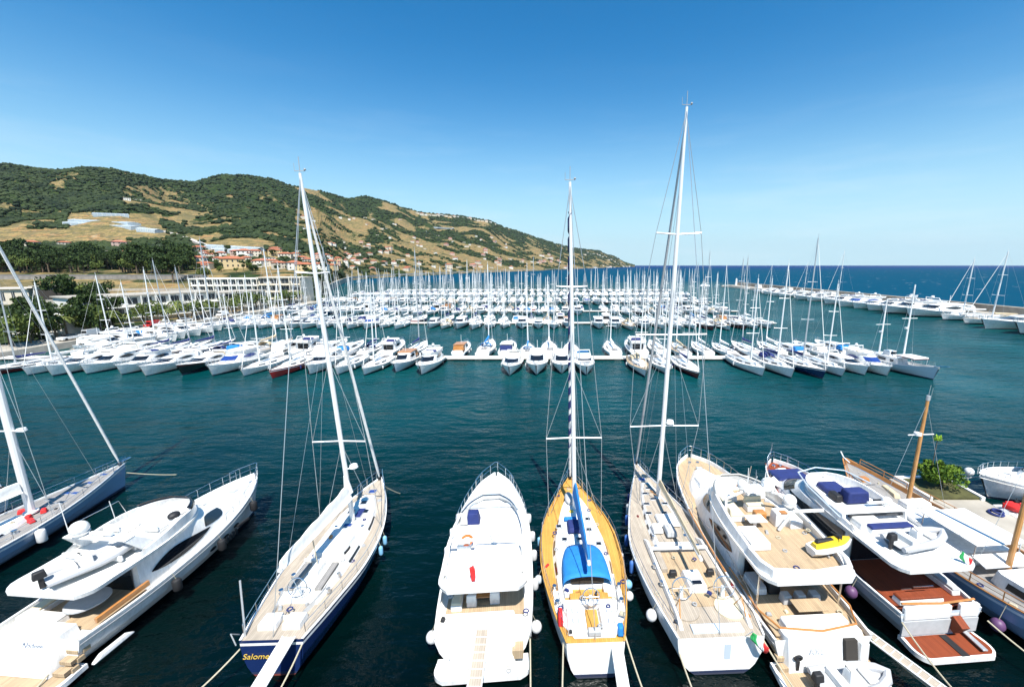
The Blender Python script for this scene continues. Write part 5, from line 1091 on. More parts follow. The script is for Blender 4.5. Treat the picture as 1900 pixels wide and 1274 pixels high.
# breakwater
e = thing('breakwater', 'long stone breakwater with raised parapet at the right', 'breakwater', (0, 0, 0))
MB().loft([[(167, 40, -1), (167, 395, -1), (186, 395, -1), (186, 40, -1)][::-1], [(168, 40, 1.5), (168, 393, 1.5), (183, 393, 1.5), (183, 40, 1.5)][::-1]], c0=False).build('mole', concrete, e)
MB().loft([[(177.5, 40, 1.4), (177.5, 391, 1.4), (182.5, 391, 1.4), (182.5, 40, 1.4)][::-1], [(178, 40, 4.2), (178, 390, 4.2), (181, 390, 4.2), (181, 40, 4.2)][::-1]], c0=False).build('parapet', rock, e)
mb = MB(); rr = random.Random(3)
for i in range(900):
    y = rr.uniform(40, 402); x = rr.uniform(183, 193); z = 2.6-(x-183)*.33; s = rr.uniform(1.2, 2.6); mb.box((x, y, z-.6), (s, s*rr.uniform(.7, 1.3), s*.8), rz=rr.random()*3, rx=rr.uniform(-.5, .5), top=rr.uniform(.6, .9))
for i in range(60):
    a = rr.uniform(0, PI); s = rr.uniform(1.2, 2.4); q = rr.uniform(5, 12); mb.box((176+q*math.cos(a), 392+q*math.sin(a)*.9, 1.2-q*.12), (s, s, s*.8), rz=rr.random()*3, rx=rr.uniform(-.5, .5), top=.75)
o = mb.build('rock_armour', rock, e, smooth=0); o['kind'] = 'stuff'
MB().cyl((176, 389, 1.5), 1.1, 5, 12, .8).cyl((176, 389, 6.5), 1.2, .3, 12).cyl((176, 389, 6.8), .6, 1.1, 10, .5).build('beacon_tower', gel, e)
for (x, y, s) in ((176, 345, 1), (175.5, 300, 1), (175.7, 255, 1)): MB().box((x-1, y, 2.7), (3, 6, 2.4)).build('service_hut', gel2, e)
mb = MB(); mb.box((150, 398, .9), (9, 3, 1.4), top=.8).box((149, 398, 2.0), (4, 2.2, 1.2), top=.8)
tag(mb.build('motor_launch', gel), 'small white launch crossing just off the tip of the breakwater', 'motor boat')
for i, (x, y) in enumerate(((232, 262), (225, 190))):
    tag(MB().loft([[(x-2.5, y-1, 0), (x+2.5, y-1, 0), (x+3.2, y+.2, 0), (x+2.5, y+1.2, 0), (x-2.5, y+1.2, 0)], [(x-2.8, y-1.2, 1), (x+2.5, y-1.2, 1), (x+3.8, y+.2, 1.3), (x+2.5, y+1.4, 1), (x-2.8, y+1.4, 1)]]).box((x-.3, y+.1, 1.5), (2, 1.5, 1), top=.8).build('motor_launch', gel), ('farther small white launch on the blue sea beyond the breakwater' if i == 0 else 'nearer small white launch on the blue sea beyond the breakwater'), 'motor boat')

# ================================================================ right hand pier with planter
tag(MB().box((33.2, 23, .45), (5.0, 22, 1.2)).build('pier_deck', concrete, bevel=.05), 'concrete pier beside the gulet with a planter at its end', 'pier')
e = thing('planter', 'low grassy planter with white kerb and a bush at the end of the concrete pier', 'planter', (33.4, 32.2, 1.05))
MB().box((0, 1.6, .15), (4.6, .3, .3)).box((2.15, -.16, .152), (.3, 3.2, .3)).box((-2.15, -.16, .152), (.3, 3.2, .3)).build('kerb', gel, e)
MB().box((0, -.1, .1), (3.98, 3.05, .2)).build('soil_bed', mat('planter_grass', (.07, .07, .02), .9, var=.5, vscale=2), e)
MB().box((36.8, 27.2, 1.3), (.9, .6, .5), top=.8)
for i, (x, y, m_, lb) in enumerate(((34.6, 28.6, canvn, 'small heap of blue and grey ropes on the concrete pier'),)):
    e2 = thing('rope_heap', lb, 'ropes', (x, y, 1.05)); MB().torus((0, 0, .1), .4, .1, (0, 0, 1)).torus((.1, 0, .25), .3, .09, (0, 0, 1)).build('coil', canvn, e2); MB().box((.7, .1, .15), (.6, .4, .3), top=.7).build('bundle', canvg, e2)
e = thing('pier_lamp', 'white globe lamp on a low horizontal pipe off the pier planter', 'lamp', (37.2, 33.4, 0)); MB().tube([(0, 0, -.3), (0, 0, 1.8)], .07, 6).tube([(-1.5, -.3, 1.5), (4.5, .6, 1.5)], .05, 5).build('lamp_post', alug, e); MB().ball((0, 0, 2.05), .36, 12, 9).build('globe', gel, e)
# boat on the far side of the pier
b = Boat('motor_yacht', 'white motor yacht poking in from the right edge with a red jet ski alongside', 'motor yacht', 13, 4.6, [(0, .9), (.4, 1), (.7, .85), (.88, .5), (1, .05)], [(0, 1.5), (.5, 1.6), (1, 2.3)], (50.2, 33.0), (37.0, 32.5), rb=1.4, flare=1.9)
motor_yacht(b, dict(cab=(2.5, 9.5), cabw=1.8, cabz=3.2, wband=(.4, .85, 3, 14), wsh=(.4, .9, 17), trunk=(11.5, 1.3, .35), fly=(1.5, 7.5, 1.9), plat=0, stairs=False)); b.rails(6, 11.8, .6, 6); b.pulpit(11.6, .65, .2)
jetski('red jet ski beside the white motor yacht at the right edge', (39.0, 29.2, .55), 1.3, red, red)
e = thing('floating_dock', 'white floating jet ski dock between the pier and the right edge', 'pontoon', (39.4, 29.0, 0)); MB().box((0, 0, .3), (5.5, 3.6, .5), top=.97).build('dock_cubes', gel, e, bevel=.06)
b = Boat('motor_yacht', 'white motor yacht with dark side, partly out of frame right of the pier', 'motor yacht', 11, 4.0, [(0, .9), (.4, 1), (.7, .85), (.88, .5), (1, .05)], [(0, 1.2), (.5, 1.3), (1, 1.8)], (46.5, 24.6), (37.0, 25.0), rb=1.2, flare=1.9)
b.hull(blackhull, stripe=gel); b.deck(gel2, .12); coachroof(b, [(2, 1.3), (5, 1.4), (8, .6)], .9, win=[(3, 12)]); b.rails(4, 10, .5, 5)
# ================================================================ land
CT, ST = math.cos(PITCH), math.sin(PITCH)
def ray(px, py):
    u, v = px-PX0, PY0-py; fw = CT*FPX+ST*v; return u/fw, (CT*v-ST*FPX)/fw
def pix(x, y, z):
    dz = z-CAMH; d = y*CT-dz*ST; v = y*ST+dz*CT; return PX0+FPX*x/d, PY0-FPX*v/d
def li(tab, t, k=1):
    if t <= tab[0][0]: return tab[0][k]
    for a, b_ in zip(tab, tab[1:]):
        if t <= b_[0]: return a[k]+(b_[k]-a[k])*(t-a[0])/(b_[0]-a[0])
    return tab[-1][k]
RIDGE = [(-260, 330, 900), (-60, 316, 900), (0, 309, 950), (60, 309, 1000), (110, 317, 1050), (150, 320, 1000), (190, 315, 1000), (240, 317, 1050), (290, 329, 1200), (330, 341, 1350), (385, 346, 1500), (430, 335, 1600), (470, 334, 1700), (520, 340, 1800), (560, 352, 1950), (620, 363, 2200), (655, 373, 2300), (690, 368, 2500), (740, 384, 2700), (780, 397, 2900), (860, 403, 3100), (910, 412, 3300), (960, 431, 3700), (1010, 447, 4000), (1060, 461, 4400), (1110, 466, 4900), (1140, 477, 5100), (1160, 487, 5300), (1174, 491.5, 5500), (1180, 493, 5600)]
COAST = [(600, 217), (604, 318), (625, 420), (650, 560), (720, 700), (800, 850), (900, 1150), (1000, 1550), (1060, 2100), (1100, 2700), (1140, 3600), (1160, 4400), (1180, 5200)]
def colpx(u): return PX0+u*770.8
def profile(px):
    u = (px-PX0)/770.8; ry = li(RIDGE, px, 2); rs = ray(px, li(RIDGE, px, 1))[1]; rz = CAMH+rs*ry
    if px < 600: 
        yc = -118.5/u; P = [(yc, 1.25), (yc+22, 1.6), (max(yc+50, 195), 4.5), (max(yc+85, 283), 10), (max(yc+100, 300), 13), (max(yc+125, 350), 17)]
    else:
        yc = li(COAST, px); P = [(yc, 1.5), (yc*1.02+10, 7), (yc*1.06+25, 12)]
    P += [(P[-1][0]+.25*(ry-P[-1][0]), P[-1][1]+.2*(rz-P[-1][1])), (P[-1][0]+.6*(ry-P[-1][0]), P[-1][1]+.56*(rz-P[-1][1])), (ry, rz), (ry*1.25, rz*.8)]
    return yc, ry, rz, P
_pc = {}
def tz(px, Y):
    k = round(px*2)/2
    if k not in _pc: _pc[k] = profile(k)
    yc, ry, rz, P = _pc[k]; z = herm(P, Y) if Y > P[2][0] else li(P, Y)
    t = (Y-max(yc+125, 350 if px < 600 else 0))/(ry-max(yc+125, 350 if px < 600 else 0)); t = min(max(t, 0), 1)
    x = (px-PX0)/770.8*Y
    z += (rz*.16*math.sin(PI*t)**1.2)*noise.noise(Vector((x/260, Y/420, 3)))+rz*.05*math.sin(PI*t)*noise.noise(Vector((x/80, Y/120, 5)))
    if t >= .98: z += rz*.018*noise.noise(Vector((x/45, .5, 7)))
    return z
def hit(px, py):
    sx, sz = ray(px, py); Y = 60; prev = None
    while Y < 6000:
        x = sx*Y; z = CAMH+sz*Y; cp = colpx(x/Y)
        if z <= tz(cp, Y) and Y > _pc[round(cp*2)/2][0]: return x, Y, tz(cp, Y)
        Y *= 1.012
    return None
def fbm(x, y, s): return noise.fractal(Vector((x/s, y/s, .3)), 1, 2, 4)
def woodmask(px, py, x, y):
    n = fbm(x, y, 55 if y < 1200 else 130)*1.5; m = fbm(x+900, y, 18 if y < 1200 else 60)*1.2; ridge = li(RIDGE, px, 1)
    if y < 345 and px < 610:
        if 120 < px < 390 and 526 < py < 557: return -.6+.5*m
        if py < 528: return .15+m
        return .75+n*.5
    if (125 < px < 300 and 396 < py < 437) or (380 < px < 492 and 455 < py < 477): return -.35+n*.4
    if px < 360 and py > 452: return .9
    if px < 310 and 424 < py <= 456: return -.25+n+.3*m
    if 180 < px < 480 and 440 < py <= 475: return -.15+n+.3*m
    d = abs((px-240)*.42-(py-352))/1.08
    if 225 < px < 430 and d < 26 and py > 345: return .12+n+.4*m
    bound = 548-(py-400)*.1
    if px < bound: return .92+.5*n+.5*m if py < 430 else .45+n+.4*m
    k = (py-ridge)/(max(500-ridge, 1))
    return (.85 if k < .22 else (.45 if px > 690 else .22) if k < .5 else .26)+1.1*n+.85*m
NR = 230; pxs = np.arange(-250, 1181, 3.0); verts = []; wcol = []
for px in pxs:
    yc, ry, rz, P = profile(px); _pc[round(px*2)/2] = (yc, ry, rz, P); u = (px-PX0)/770.8
    for j in range(NR+1):
        t = j/NR
        Y = yc+(350-yc)*t/.22 if (t < .22 and px < 600) else (max(yc, 350 if px < 600 else 0)*(ry*1.25/max(yc, 350 if px < 600 else 0))**((t-.22)/.78 if px < 600 else t))
        x = u*Y; z = tz(px, Y)
        if j == 0: z = -1 
        elif j == 1: z = 1.3
        q = pix(x, Y, z); w_ = woodmask(q[0], q[1], x, Y) if Y <= ry*1.02 else 1
        if Y > 350: z += max(0, min(1, w_))*(3.5+Y*.0025)*(noise.noise(Vector((x/9, Y/9, 1)))*.9+.5*noise.noise(Vector((x/22, Y/22, 1))))
        verts.append((x, Y, z)); wcol.append(w_)
nc = len(pxs); faces = []
for i in range(nc-1):
    for j in range(NR): a = i*(NR+1)+j; faces.append((a, a+NR+1, a+NR+2, a+1))
me = bpy.data.meshes.new('hillside'); me.from_pydata(verts, [], faces)
at = me.attributes.new('wood', 'FLOAT', 'POINT'); at.data.foreach_set('value', wcol); me.polygons.foreach_set('use_smooth', [True]*len(faces))
hm_ = bpy.data.materials.new('hillside_soil'); hm_.use_nodes = True; n = hm_.node_tree; L_ = n.links; b_ = n.nodes['Principled BSDF']; b_.inputs['Roughness'].default_value = .95; b_.inputs['Specular IOR Level'].default_value = .1
an = n.nodes.new('ShaderNodeAttribute'); an.attribute_name = 'wood'; tc = n.nodes.new('ShaderNodeTexCoord')
def nz_(sc, det=6):
    q = n.nodes.new('ShaderNodeTexNoise'); q.inputs['Scale'].default_value = sc; q.inputs['Detail'].default_value = det; q.inputs['Roughness'].default_value = .65; L_.new(tc.outputs['Object'], q.inputs['Vector']); return q.outputs[0]
def m_(op, a, c, d=0):
    q = n.nodes.new('ShaderNodeMath'); q.operation = op
    for i, v in enumerate((a, c, d)):
        if isinstance(v, (int, float)): q.inputs[i].default_value = v
        else: L_.new(v, q.inputs[i])
    return q.outputs[0]
def ramp(src, stops):
    q = n.nodes.new('ShaderNodeValToRGB'); e_ = q.color_ramp.elements
    while len(e_) < len(stops): e_.new(.5)
    for k_, (p, c) in zip(e_, stops): k_.position = p; k_.color = (*c, 1)
    L_.new(src, q.inputs[0]); return q.outputs[0]
def mixc(f, a, c):
    q = n.nodes.new('ShaderNodeMix'); q.data_type = 'RGBA'; L_.new(f, q.inputs[0]); L_.new(a, q.inputs[6]); L_.new(c, q.inputs[7]); return q.outputs[2]
sp = n.nodes.new('ShaderNodeSeparateXYZ'); L_.new(tc.outputs['Object'], sp.inputs[0])
soil = ramp(nz_(.035), [(.3, (.10, .10, .045)), (.42, (.18, .14, .06)), (.52, (.27, .195, .085)), (.62, (.27, .15, .065)), (.72, (.36, .30, .19))])
terr = m_('FRACT', m_('ADD', m_('DIVIDE', sp.outputs[2], 5.5), m_('MULTIPLY', nz_(.02), 5)), 0)
spk = n.nodes.new('ShaderNodeMapRange'); spk.inputs[1].default_value = .52; spk.inputs[2].default_value = .62; spk.inputs[4].default_value = .75; L_.new(nz_(.33, 3), spk.inputs[0])
soil = mixc(spk.outputs[0], soil, ramp(nz_(.15), [(.4, (.035, .05, .018)), (.6, (.11, .10, .045))]))
soil = mixc(m_('MULTIPLY', m_('LESS_THAN', terr, .42), .75), soil, ramp(nz_(.2), [(.4, (.06, .07, .03)), (.6, (.15, .12, .07))]))
veg = ramp(nz_(.11), [(.3, (.008, .017, .007)), (.48, (.018, .033, .011)), (.62, (.040, .060, .018)), (.8, (.085, .095, .035))])
f = m_('SUBTRACT', m_('ADD', an.outputs['Fac'], m_('MULTIPLY', nz_(.16), 1.3)), .85); mrn = n.nodes.new('ShaderNodeMapRange'); mrn.inputs[1].default_value = .05; mrn.inputs[2].default_value = .35; L_.new(f, mrn.inputs[0])
L_.new(mixc(mrn.outputs[0], soil, veg), b_.inputs['Base Color'])
bp = n.nodes.new('ShaderNodeBump'); bp.inputs['Strength'].default_value = .7; bp.inputs['Distance'].default_value = 3; L_.new(nz_(.12), bp.inputs['Height']); L_.new(bp.outputs[0], b_.inputs['Normal'])
me.materials.append(hm_); ho = bpy.data.objects.new('hillside', me); COL.objects.link(ho); tag(ho, kind='structure')
# ---- foliage
def leafmat(name, c0, c1, sc=.6):
    m = mat(name, c0, .75, spec=.2); n_ = m.node_tree; q = n_.nodes.new('ShaderNodeTexNoise'); q.inputs['Scale'].default_value = sc; q.inputs['Detail'].default_value = 3
    g = n_.nodes.new('ShaderNodeNewGeometry'); n_.links.new(g.outputs['Position'], q.inputs['Vector'])
    r = n_.nodes.new('ShaderNodeValToRGB'); r.color_ramp.elements[0].position = .35; r.color_ramp.elements[1].position = .65
    r.color_ramp.elements[0].color = (*c0, 1); r.color_ramp.elements[1].color = (*c1, 1)
    n_.links.new(q.outputs[0], r.inputs[0]); n_.links.new(r.outputs[0], n_.nodes['Principled BSDF'].inputs['Base Color']); return m
leafd = leafmat('dark_foliage', (.014, .030, .009), (.045, .075, .018)); leafm = leafmat('green_foliage', (.04, .07, .015), (.12, .15, .035)); leafp = leafmat('palm_foliage', (.06, .09, .02), (.16, .18, .05))
bark = mat('bark', (.12, .09, .06), .95, var=.3)
def leafy(mb, lobes, nleaf, size, rr, flat=.5):
    for _ in range(nleaf):
        c, r = rr.choice(lobes); d = Vector((rr.gauss(0, 1), rr.gauss(0, 1), rr.gauss(0, 1))).normalized(); q = r*(rr.random()**.4)
        p = Vector(c)+Vector((d[0]*q, d[1]*q, d[2]*q*.8)); a = Vector((rr.gauss(0, 1), rr.gauss(0, 1), rr.gauss(0, .6))).normalized(); b2 = a.orthogonal().normalized(); s = size*rr.uniform(.6, 1.3)
        nn = a.cross(b2); a2 = (b2*math.cos(q)+nn*math.sin(q)); b3 = a.cross(a2) if a.cross(a2).length > .01 else nn
        mb.add([p-a2*s, p-b3*s*.6, p+a2*s, p+b3*s*.6], [(0, 1, 2, 3)])
def tree_proto(name, lobes, trunk_h, tr, nleaf, size, lm, seed):
    rr = random.Random(seed); e = thing(name, 'x', 'tree', (0, -700, 0))
    t = MB().tube([(0, 0, -.3), (.1, 0, trunk_h*.5), (0, .1, trunk_h)], tr, 7, tr*.6)
    for c, r in lobes[:5]: t.tube([(0, .1, trunk_h*.85), (c[0]*.6, c[1]*.6, (trunk_h+c[2])/2), c], tr*.4, 5, tr*.12)
    t.build('trunk', bark, e); c_ = MB(); leafy(c_, lobes, nleaf, size, rr); c_.build('crown', lm, e, smooth=0); return e
def rl_(rr, n_, R_, z, zz, r): return [((rr.uniform(-R_, R_), rr.uniform(-R_, R_), z+rr.uniform(-zz, zz)), rr.uniform(*r)) for _ in range(n_)]
rr = random.Random(77)
TR = {'oak': tree_proto('broadleaf_tree', rl_(rr, 9, 2.4, 5.5, 1.6, (1.2, 2.1)), 3.4, .3, 1100, .38, leafm, 1),
      'dark': tree_proto('evergreen_tree', rl_(rr, 11, 3.0, 7.2, 2.6, (1.6, 2.8)), 4, .35, 1300, .5, leafd, 2),
      'dark2': tree_proto('evergreen_tree', rl_(rr, 10, 2.4, 8.5, 3.4, (1.4, 2.4)), 4.5, .35, 1200, .48, leafd, 3),
      'bush': tree_proto('shrub', rl_(rr, 6, 1.4, 1.5, .6, (.8, 1.4)), .8, .12, 600, .3, leafm, 4)}
e = thing('palm_tree', 'x', 'tree', (0, -700, 0)); MB().tube([(0, 0, -.2), (.1, .05, 3), (.05, 0, 5.4)], .25, 8, .18).build('trunk', bark, e); mb = MB(); rr = random.Random(5)
for k in range(26):
    a = rr.uniform(0, 2*PI); l = rr.uniform(2.0, 2.8); up = rr.uniform(-.2, 1.2); pr = None; rows = []
    for i in range(7):
        t = i/6; r_ = l*t; z = 5.4+up*math.sin(t*1.6)-1.7*t*t; w2 = .34*math.sin(PI*(.08+.9*t)); rows.append([(r_*math.cos(a)-w2*math.sin(a), r_*math.sin(a)+w2*math.cos(a), z-.12), (r_*math.cos(a), r_*math.sin(a), z), (r_*math.cos(a)+w2*math.sin(a), r_*math.sin(a)-w2*math.cos(a), z-.12)])
    mb.grid(rows)
mb.build('crown', leafp, e, smooth=0); TR['palm'] = e
tused = set()
def tree(k, x, y, z, s, label, group, rot=None):
    o = TR[k] if k not in tused else copy_tree(TR[k]); tused.add(k); o.location = (x, y, z); r_ = rnd.uniform(0, 6.28); o.rotation_euler = (0, 0, r_); o.scale = (s*rnd.uniform(.9, 1.15), s*rnd.uniform(.9, 1.15), s*rnd.uniform(.85, 1.2)); tag(o, label, 'tree', group); return o
rnd = random.Random(99)
# wood behind the road
for i in range(120):
    px = rnd.uniform(-25, 352); Y = rnd.uniform(306, 372); x = (px-PX0)/770.8*Y
    tree(rnd.choice(['dark', 'dark2', 'dark', 'oak']) , x, Y, tz(px, Y), rnd.uniform(1.0, 1.65), 'tall dark tree in the dense wood above the grey road', 'trees of the dense wood on the left')
# quayside and garden trees
for i in range(95):
    px = rnd.uniform(-60, 205); Y = rnd.uniform(0, 1)**1.2*72+(-118.5/((px-PX0)/770.8))+5; x = (px-PX0)/770.8*Y
    if Y > 128 and px < 150: continue
    tree(rnd.choice(['dark', 'oak', 'oak', 'bush', 'dark2']), x, Y, tz(px, Y), rnd.uniform(.5, .85), 'bushy green tree in the gardens at the left end of the marina', 'garden trees left of the marina')
for i in range(42):
    t = i/41; Y = 92+t*112+rnd.uniform(-1, 1); x = -122.5-rnd.uniform(0, 3.5)-(2 if i % 2 else 0)
    if 96 < Y < 101: continue
    tree('palm' if i % 3 else 'oak', x, Y, 1.6, rnd.uniform(.75, 1.0), 'palm tree in the line along the marina promenade' if i % 3 else 'round leafy tree between the palms of the marina promenade', 'promenade trees')
for px, py, k, s, lb in ((322, 524, 'dark', 1.6, 'lone dark tree standing by the road above the yellow field'), (150, 566, 'oak', 1.2, 'green tree left of the long white building'), (120, 575, 'dark', 1.1, 'dark tree between the hall and the long white building'), (585, 540, 'oak', 1.6, 'green tree right of the cream hotel'), (600, 548, 'dark', 1.4, 'dark tree at the right foot of the cream hotel'), (380, 520, 'oak', 1.1, 'small tree at the right end of the yellow field')):
    h_ = hit(px, py)
    if h_: tree(k, *h_, s, lb, None)
# pier bush (near): its own, finer crown
rr = random.Random(12); e = thing('bush', 'big round green bush in the planter at the end of the pier', 'bush', (33.8, 32.3, 1.2))
MB().tube([(0, 0, 0), (-.1, 0, .6), (-.5, .1, 1.1)], .12, 6, .06).tube([(0, 0, 0), (.2, 0, .6), (.6, .1, 1.0)], .1, 6, .05).build('trunk', bark, e)
mb = MB(); leafy(mb, rl_(rr, 12, .95, 1.4, .6, (.45, .85))+rl_(rr, 9, 1.5, 1.6, 1.0, (.18, .38)), 3400, .13, rr); mb.build('crown', leafmat('bush_foliage', (.02, .06, .01), (.14, .22, .02), 2.2), e, smooth=0)
e = thing('bush', 'small bush beside the big one, next to the white globe lamp', 'bush', (35.5, 33.3, 1.2)); MB().tube([(0, 0, 0), (0, 0, .7)], .06, 5).build('trunk', bark, e); mb = MB(); leafy(mb, rl_(rr, 5, .5, 1.0, .3, (.3, .5)), 700, .12, rr); mb.build('crown', MATS['bush_foliage'], e, smooth=0)
e = thing('flower_stem', 'thin stem with a yellow-green tuft rising above the bush', 'plant', (33.4, 33.0, 1.3)); MB().tube([(0, 0, 0), (.05, 0, 4.0)], .03, 5).build('stem', bark, e); mb = MB(); leafy(mb, [((.05, 0, 4.1), .3)], 60, .12, rr); mb.build('tuft', mat('lime_leaf', (.25, .4, .02), .7), e, smooth=0)
# hillside woodland: masses of crowns
ico = []; g_ = (1+5**.5)/2
iv = [Vector(v).normalized() for v in ((-1, g_, 0), (1, g_, 0), (-1, -g_, 0), (1, -g_, 0), (0, -1, g_), (0, 1, g_), (0, -1, -g_), (0, 1, -g_), (g_, 0, -1), (g_, 0, 1), (-g_, 0, -1), (-g_, 0, 1))]
fi = [(0, 11, 5), (0, 5, 1), (0, 1, 7), (0, 7, 10), (0, 10, 11), (1, 5, 9), (5, 11, 4), (11, 10, 2), (10, 7, 6), (7, 1, 8), (3, 9, 4), (3, 4, 2), (3, 2, 6), (3, 6, 8), (3, 8, 9), (4, 9, 5), (2, 4, 11), (6, 2, 10), (8, 6, 7), (9, 8, 1)]
rr = random.Random(8); VV = []; FF = []; cnt = 0
for _ in range(60000):
    if cnt > 15000: break
    px = rr.uniform(0, 1150); 
    try: yc, ry, rz, P = _pc[round(px*2)/2]
    except KeyError: yc, ry, rz, P = profile(px); _pc[round(px*2)/2] = (yc, ry, rz, P)
    y0 = max(yc*1.05, 350 if px < 600 else 0); Y = y0*(ry*1.0/y0)**rr.random(); x = (px-PX0)/770.8*Y; z = tz(px, Y); q = pix(x, Y, z)
    if woodmask(q[0], q[1], x, Y)+rr.gauss(0, .12) < (.5 if px < 560 else .6): continue
    s = (2.2+Y*.0016)*rr.uniform(.6, 1.4); k = len(VV); cnt += 1
    for v in iv: f_ = s*rr.uniform(.7, 1.25); VV.append((x+v[0]*f_, Y+v[1]*f_, z+s*.35+v[2]*f_*.8))
    FF += [(a+k, b2+k, c+k) for a, b2, c in fi]
me = bpy.data.meshes.new('hillside_woodland'); me.from_pydata(VV, [], FF); me.materials.append(leafmat('hill_foliage', (.008, .018, .007), (.034, .052, .016), .04))
wo = bpy.data.objects.new('hillside_woodland', me); COL.objects.link(wo); tag(wo, 'dense green woodland and scrub covering the hills behind the marina', 'woodland', kind='stuff')

# ---- houses
rooft = mat('terracotta_roof', (.36, .12, .06), .85, var=.3, vscale=.8); roofp = mat('faded_red_roof', (.42, .16, .11), .85, var=.2, vscale=.8)
wallc = mat('cream_render', (.58, .52, .42), .9, var=.1, vscale=.5); wallw = mat('white_render', (.7, .68, .62), .9, var=.08, vscale=.5); wallk = mat('pink_render', (.5, .36, .30), .9, var=.1); wally = mat('yellow_render', (.55, .43, .24), .9, var=.1)
win_m = mat('window_dark', (.03, .035, .04), .3); ghm = mat('greenhouse_glass', (.36, .42, .46), .3, var=.15, vscale=.3)
def house_proto(w_, d, h, wm, rm, hip=True, floors=2):
    e = thing('house', 'x', 'house', (0, -800, 0)); MB().box((0, 0, h/2-1), (w_, d, h+2)).build('wall', wm, e)
    o_ = .5; rh = min(w_, d)*.22
    r = MB().loft([[(-w_/2-o_, -d/2-o_, h+.01), (w_/2+o_, -d/2-o_, h+.01), (w_/2+o_, d/2+o_, h+.01), (-w_/2-o_, d/2+o_, h+.01)], [(-w_/2-o_, -d/2-o_, h+.25), (w_/2+o_, -d/2-o_, h+.25), (w_/2+o_, d/2+o_, h+.25), (-w_/2-o_, d/2+o_, h+.25)]]+([[(-w_/2+d*.45, -.2, h+rh), (w_/2-d*.45, -.2, h+rh), (w_/2-d*.45, .2, h+rh), (-w_/2+d*.45, .2, h+rh)]] if hip else [])).build('roof', rm, e, smooth=0)
    if hip: MB().box((w_*.2, d*.1, h+rh*.8), (.7, .7, 1.6)).build('chimney', wm, r)
    nx = max(2, int(w_/3.2))
    for fl in range(floors):
        for i in range(nx):
            x = -w_/2+w_*(i+.5)/nx; 
            MB().box((x, -d/2-.03, h*(fl+.55)/floors), (1.0, .08, 1.4)).build('window', win_m, e)
    return e
HP = [house_proto(13, 9, 6.5, wallc, rooft), house_proto(11, 9, 6, wallw, rooft), house_proto(16, 10, 7, wally, rooft), house_proto(12, 9, 5.5, wallk, roofp), house_proto(10, 8, 5, wallw, wallw, False), house_proto(14, 9, 4, wallc, wallc, False, 1)]
hused = set()
def house(k, px, py, label, s=1.0, rot=0):
    h_ = hit(px, py)
    if not h_: return
    o = HP[k] if k not in hused else copy_tree(HP[k]); hused.add(k); o.location = h_; o.rotation_euler = (0, 0, math.atan2(-h_[0], h_[1])*.8+rot); o.scale = (s, s, s); tag(o, label, 'house', 'houses on the hillside')
KN = ['cream house with terracotta roof', 'white house with terracotta roof', 'yellow house with terracotta roof', 'pink house with faded red roof', 'white flat roofed house', 'low cream flat roofed house']
HL = [(222, 459, 3, 1.1), (238, 478, 1, .9), (187, 472, 5, .9), (121, 460, 0, .9), (369, 492, 0, 1.1), (382, 500, 1, 1.0), (391, 480, 0, .7), (433, 498, 2, 1.3), (455, 477, 1, 1.2), (474, 477, 0, 1.0), (457, 488, 0, .8), (480, 495, 0, .9), (438, 474, 3, .9), (489, 492, 1, .9), (502, 487, 4, .9), (531, 483, 0, 1.0), (547, 500, 1, 1.1), (566, 503, 2, .9), (520, 498, 4, .8), (648, 478, 1, 1.1), (625, 492, 3, .9), (642, 495, 4, .9), (693, 490, 0, 1.0), (731, 491, 1, 1.1), (691, 502, 3, .9), (754, 503, 0, 1.0), (638, 462, 4, .9), (891, 497, 0, 1.2), (832, 503, 5, 1.3), (987, 487, 4, 1.3), (899, 482, 4, 1.2), (610, 484, 0, .9), (668, 486, 5, 1), (778, 492, 1, 1), (805, 497, 4, 1.1), (340, 470, 5, .8), (300, 462, 4, .8), (236, 372, 4, 1), (256, 374, 5, 1), (15, 470, 5, 1.6), (60, 462, 0, 1.1), (410, 478, 4, .8), (512, 470, 0, .9), (575, 492, 0, .9), (598, 500, 1, .9)]
for i, (px, py, k, s) in enumerate(HL):
    where = 'below the wooded hill' if px < 420 else ('behind the hotel' if px < 600 else 'on the coast slope')
    house(k, px, py, '%s %s, %s from left' % (KN[k], where, ordw(sorted(q[0] for q in HL).index(px)+1)), s*.84, rnd.uniform(-.4, .4))
rr = random.Random(45)
for i in range(34):
    px = rr.uniform(350, 760); house(rr.choice([0, 0, 1, 1, 2, 3]), px, rr.uniform(470 if px < 560 else 462, 503), 'red roofed house in the loose village at the foot of the hill', rr.uniform(.6, .85), rr.uniform(-.6, .6))
for i in range(85):
    px = rr.uniform(355, 640); h_ = hit(px, rr.uniform(466, 509))
    if h_: tree(rr.choice(['dark', 'oak', 'dark2', 'oak']), *h_, rr.uniform(.3, .62), 'green tree standing between the red roofed houses behind the hotel', 'trees of the village')
rr = random.Random(46)
for i in range(34):
    px = rr.uniform(590, 1060); rdg = li(RIDGE, px); house(rr.choice([0, 1, 3]), px, rr.uniform(max(rdg+30, 440), 500), 'red roofed house scattered low on the terraced slope above the bay', (.85 if px < 800 else 1.25), rr.uniform(-.6, .6))
rr = random.Random(44)
for i in range(75):
    px = rr.uniform(545, 1140); rdg = li(RIDGE, px); py = rr.uniform(max(rdg+22, 405), 499)
    house(rr.choice([0, 1, 3, 4, 4, 5, 5]), px, py, 'small pale house scattered on the terraced slope right of the green hill', (.8 if px < 800 else 1.2 if px < 1000 else 1.8)*rr.uniform(.7, 1.1), rr.uniform(-.5, .5))
for i in range(20):
    px = 775+i*7.5; house([5, 0, 4, 5][i % 4], px, li(RIDGE, px)+2.2, 'cream house in the village strung along the ridge line', 1.5+.4*rr.random(), rr.uniform(-.3, .3))
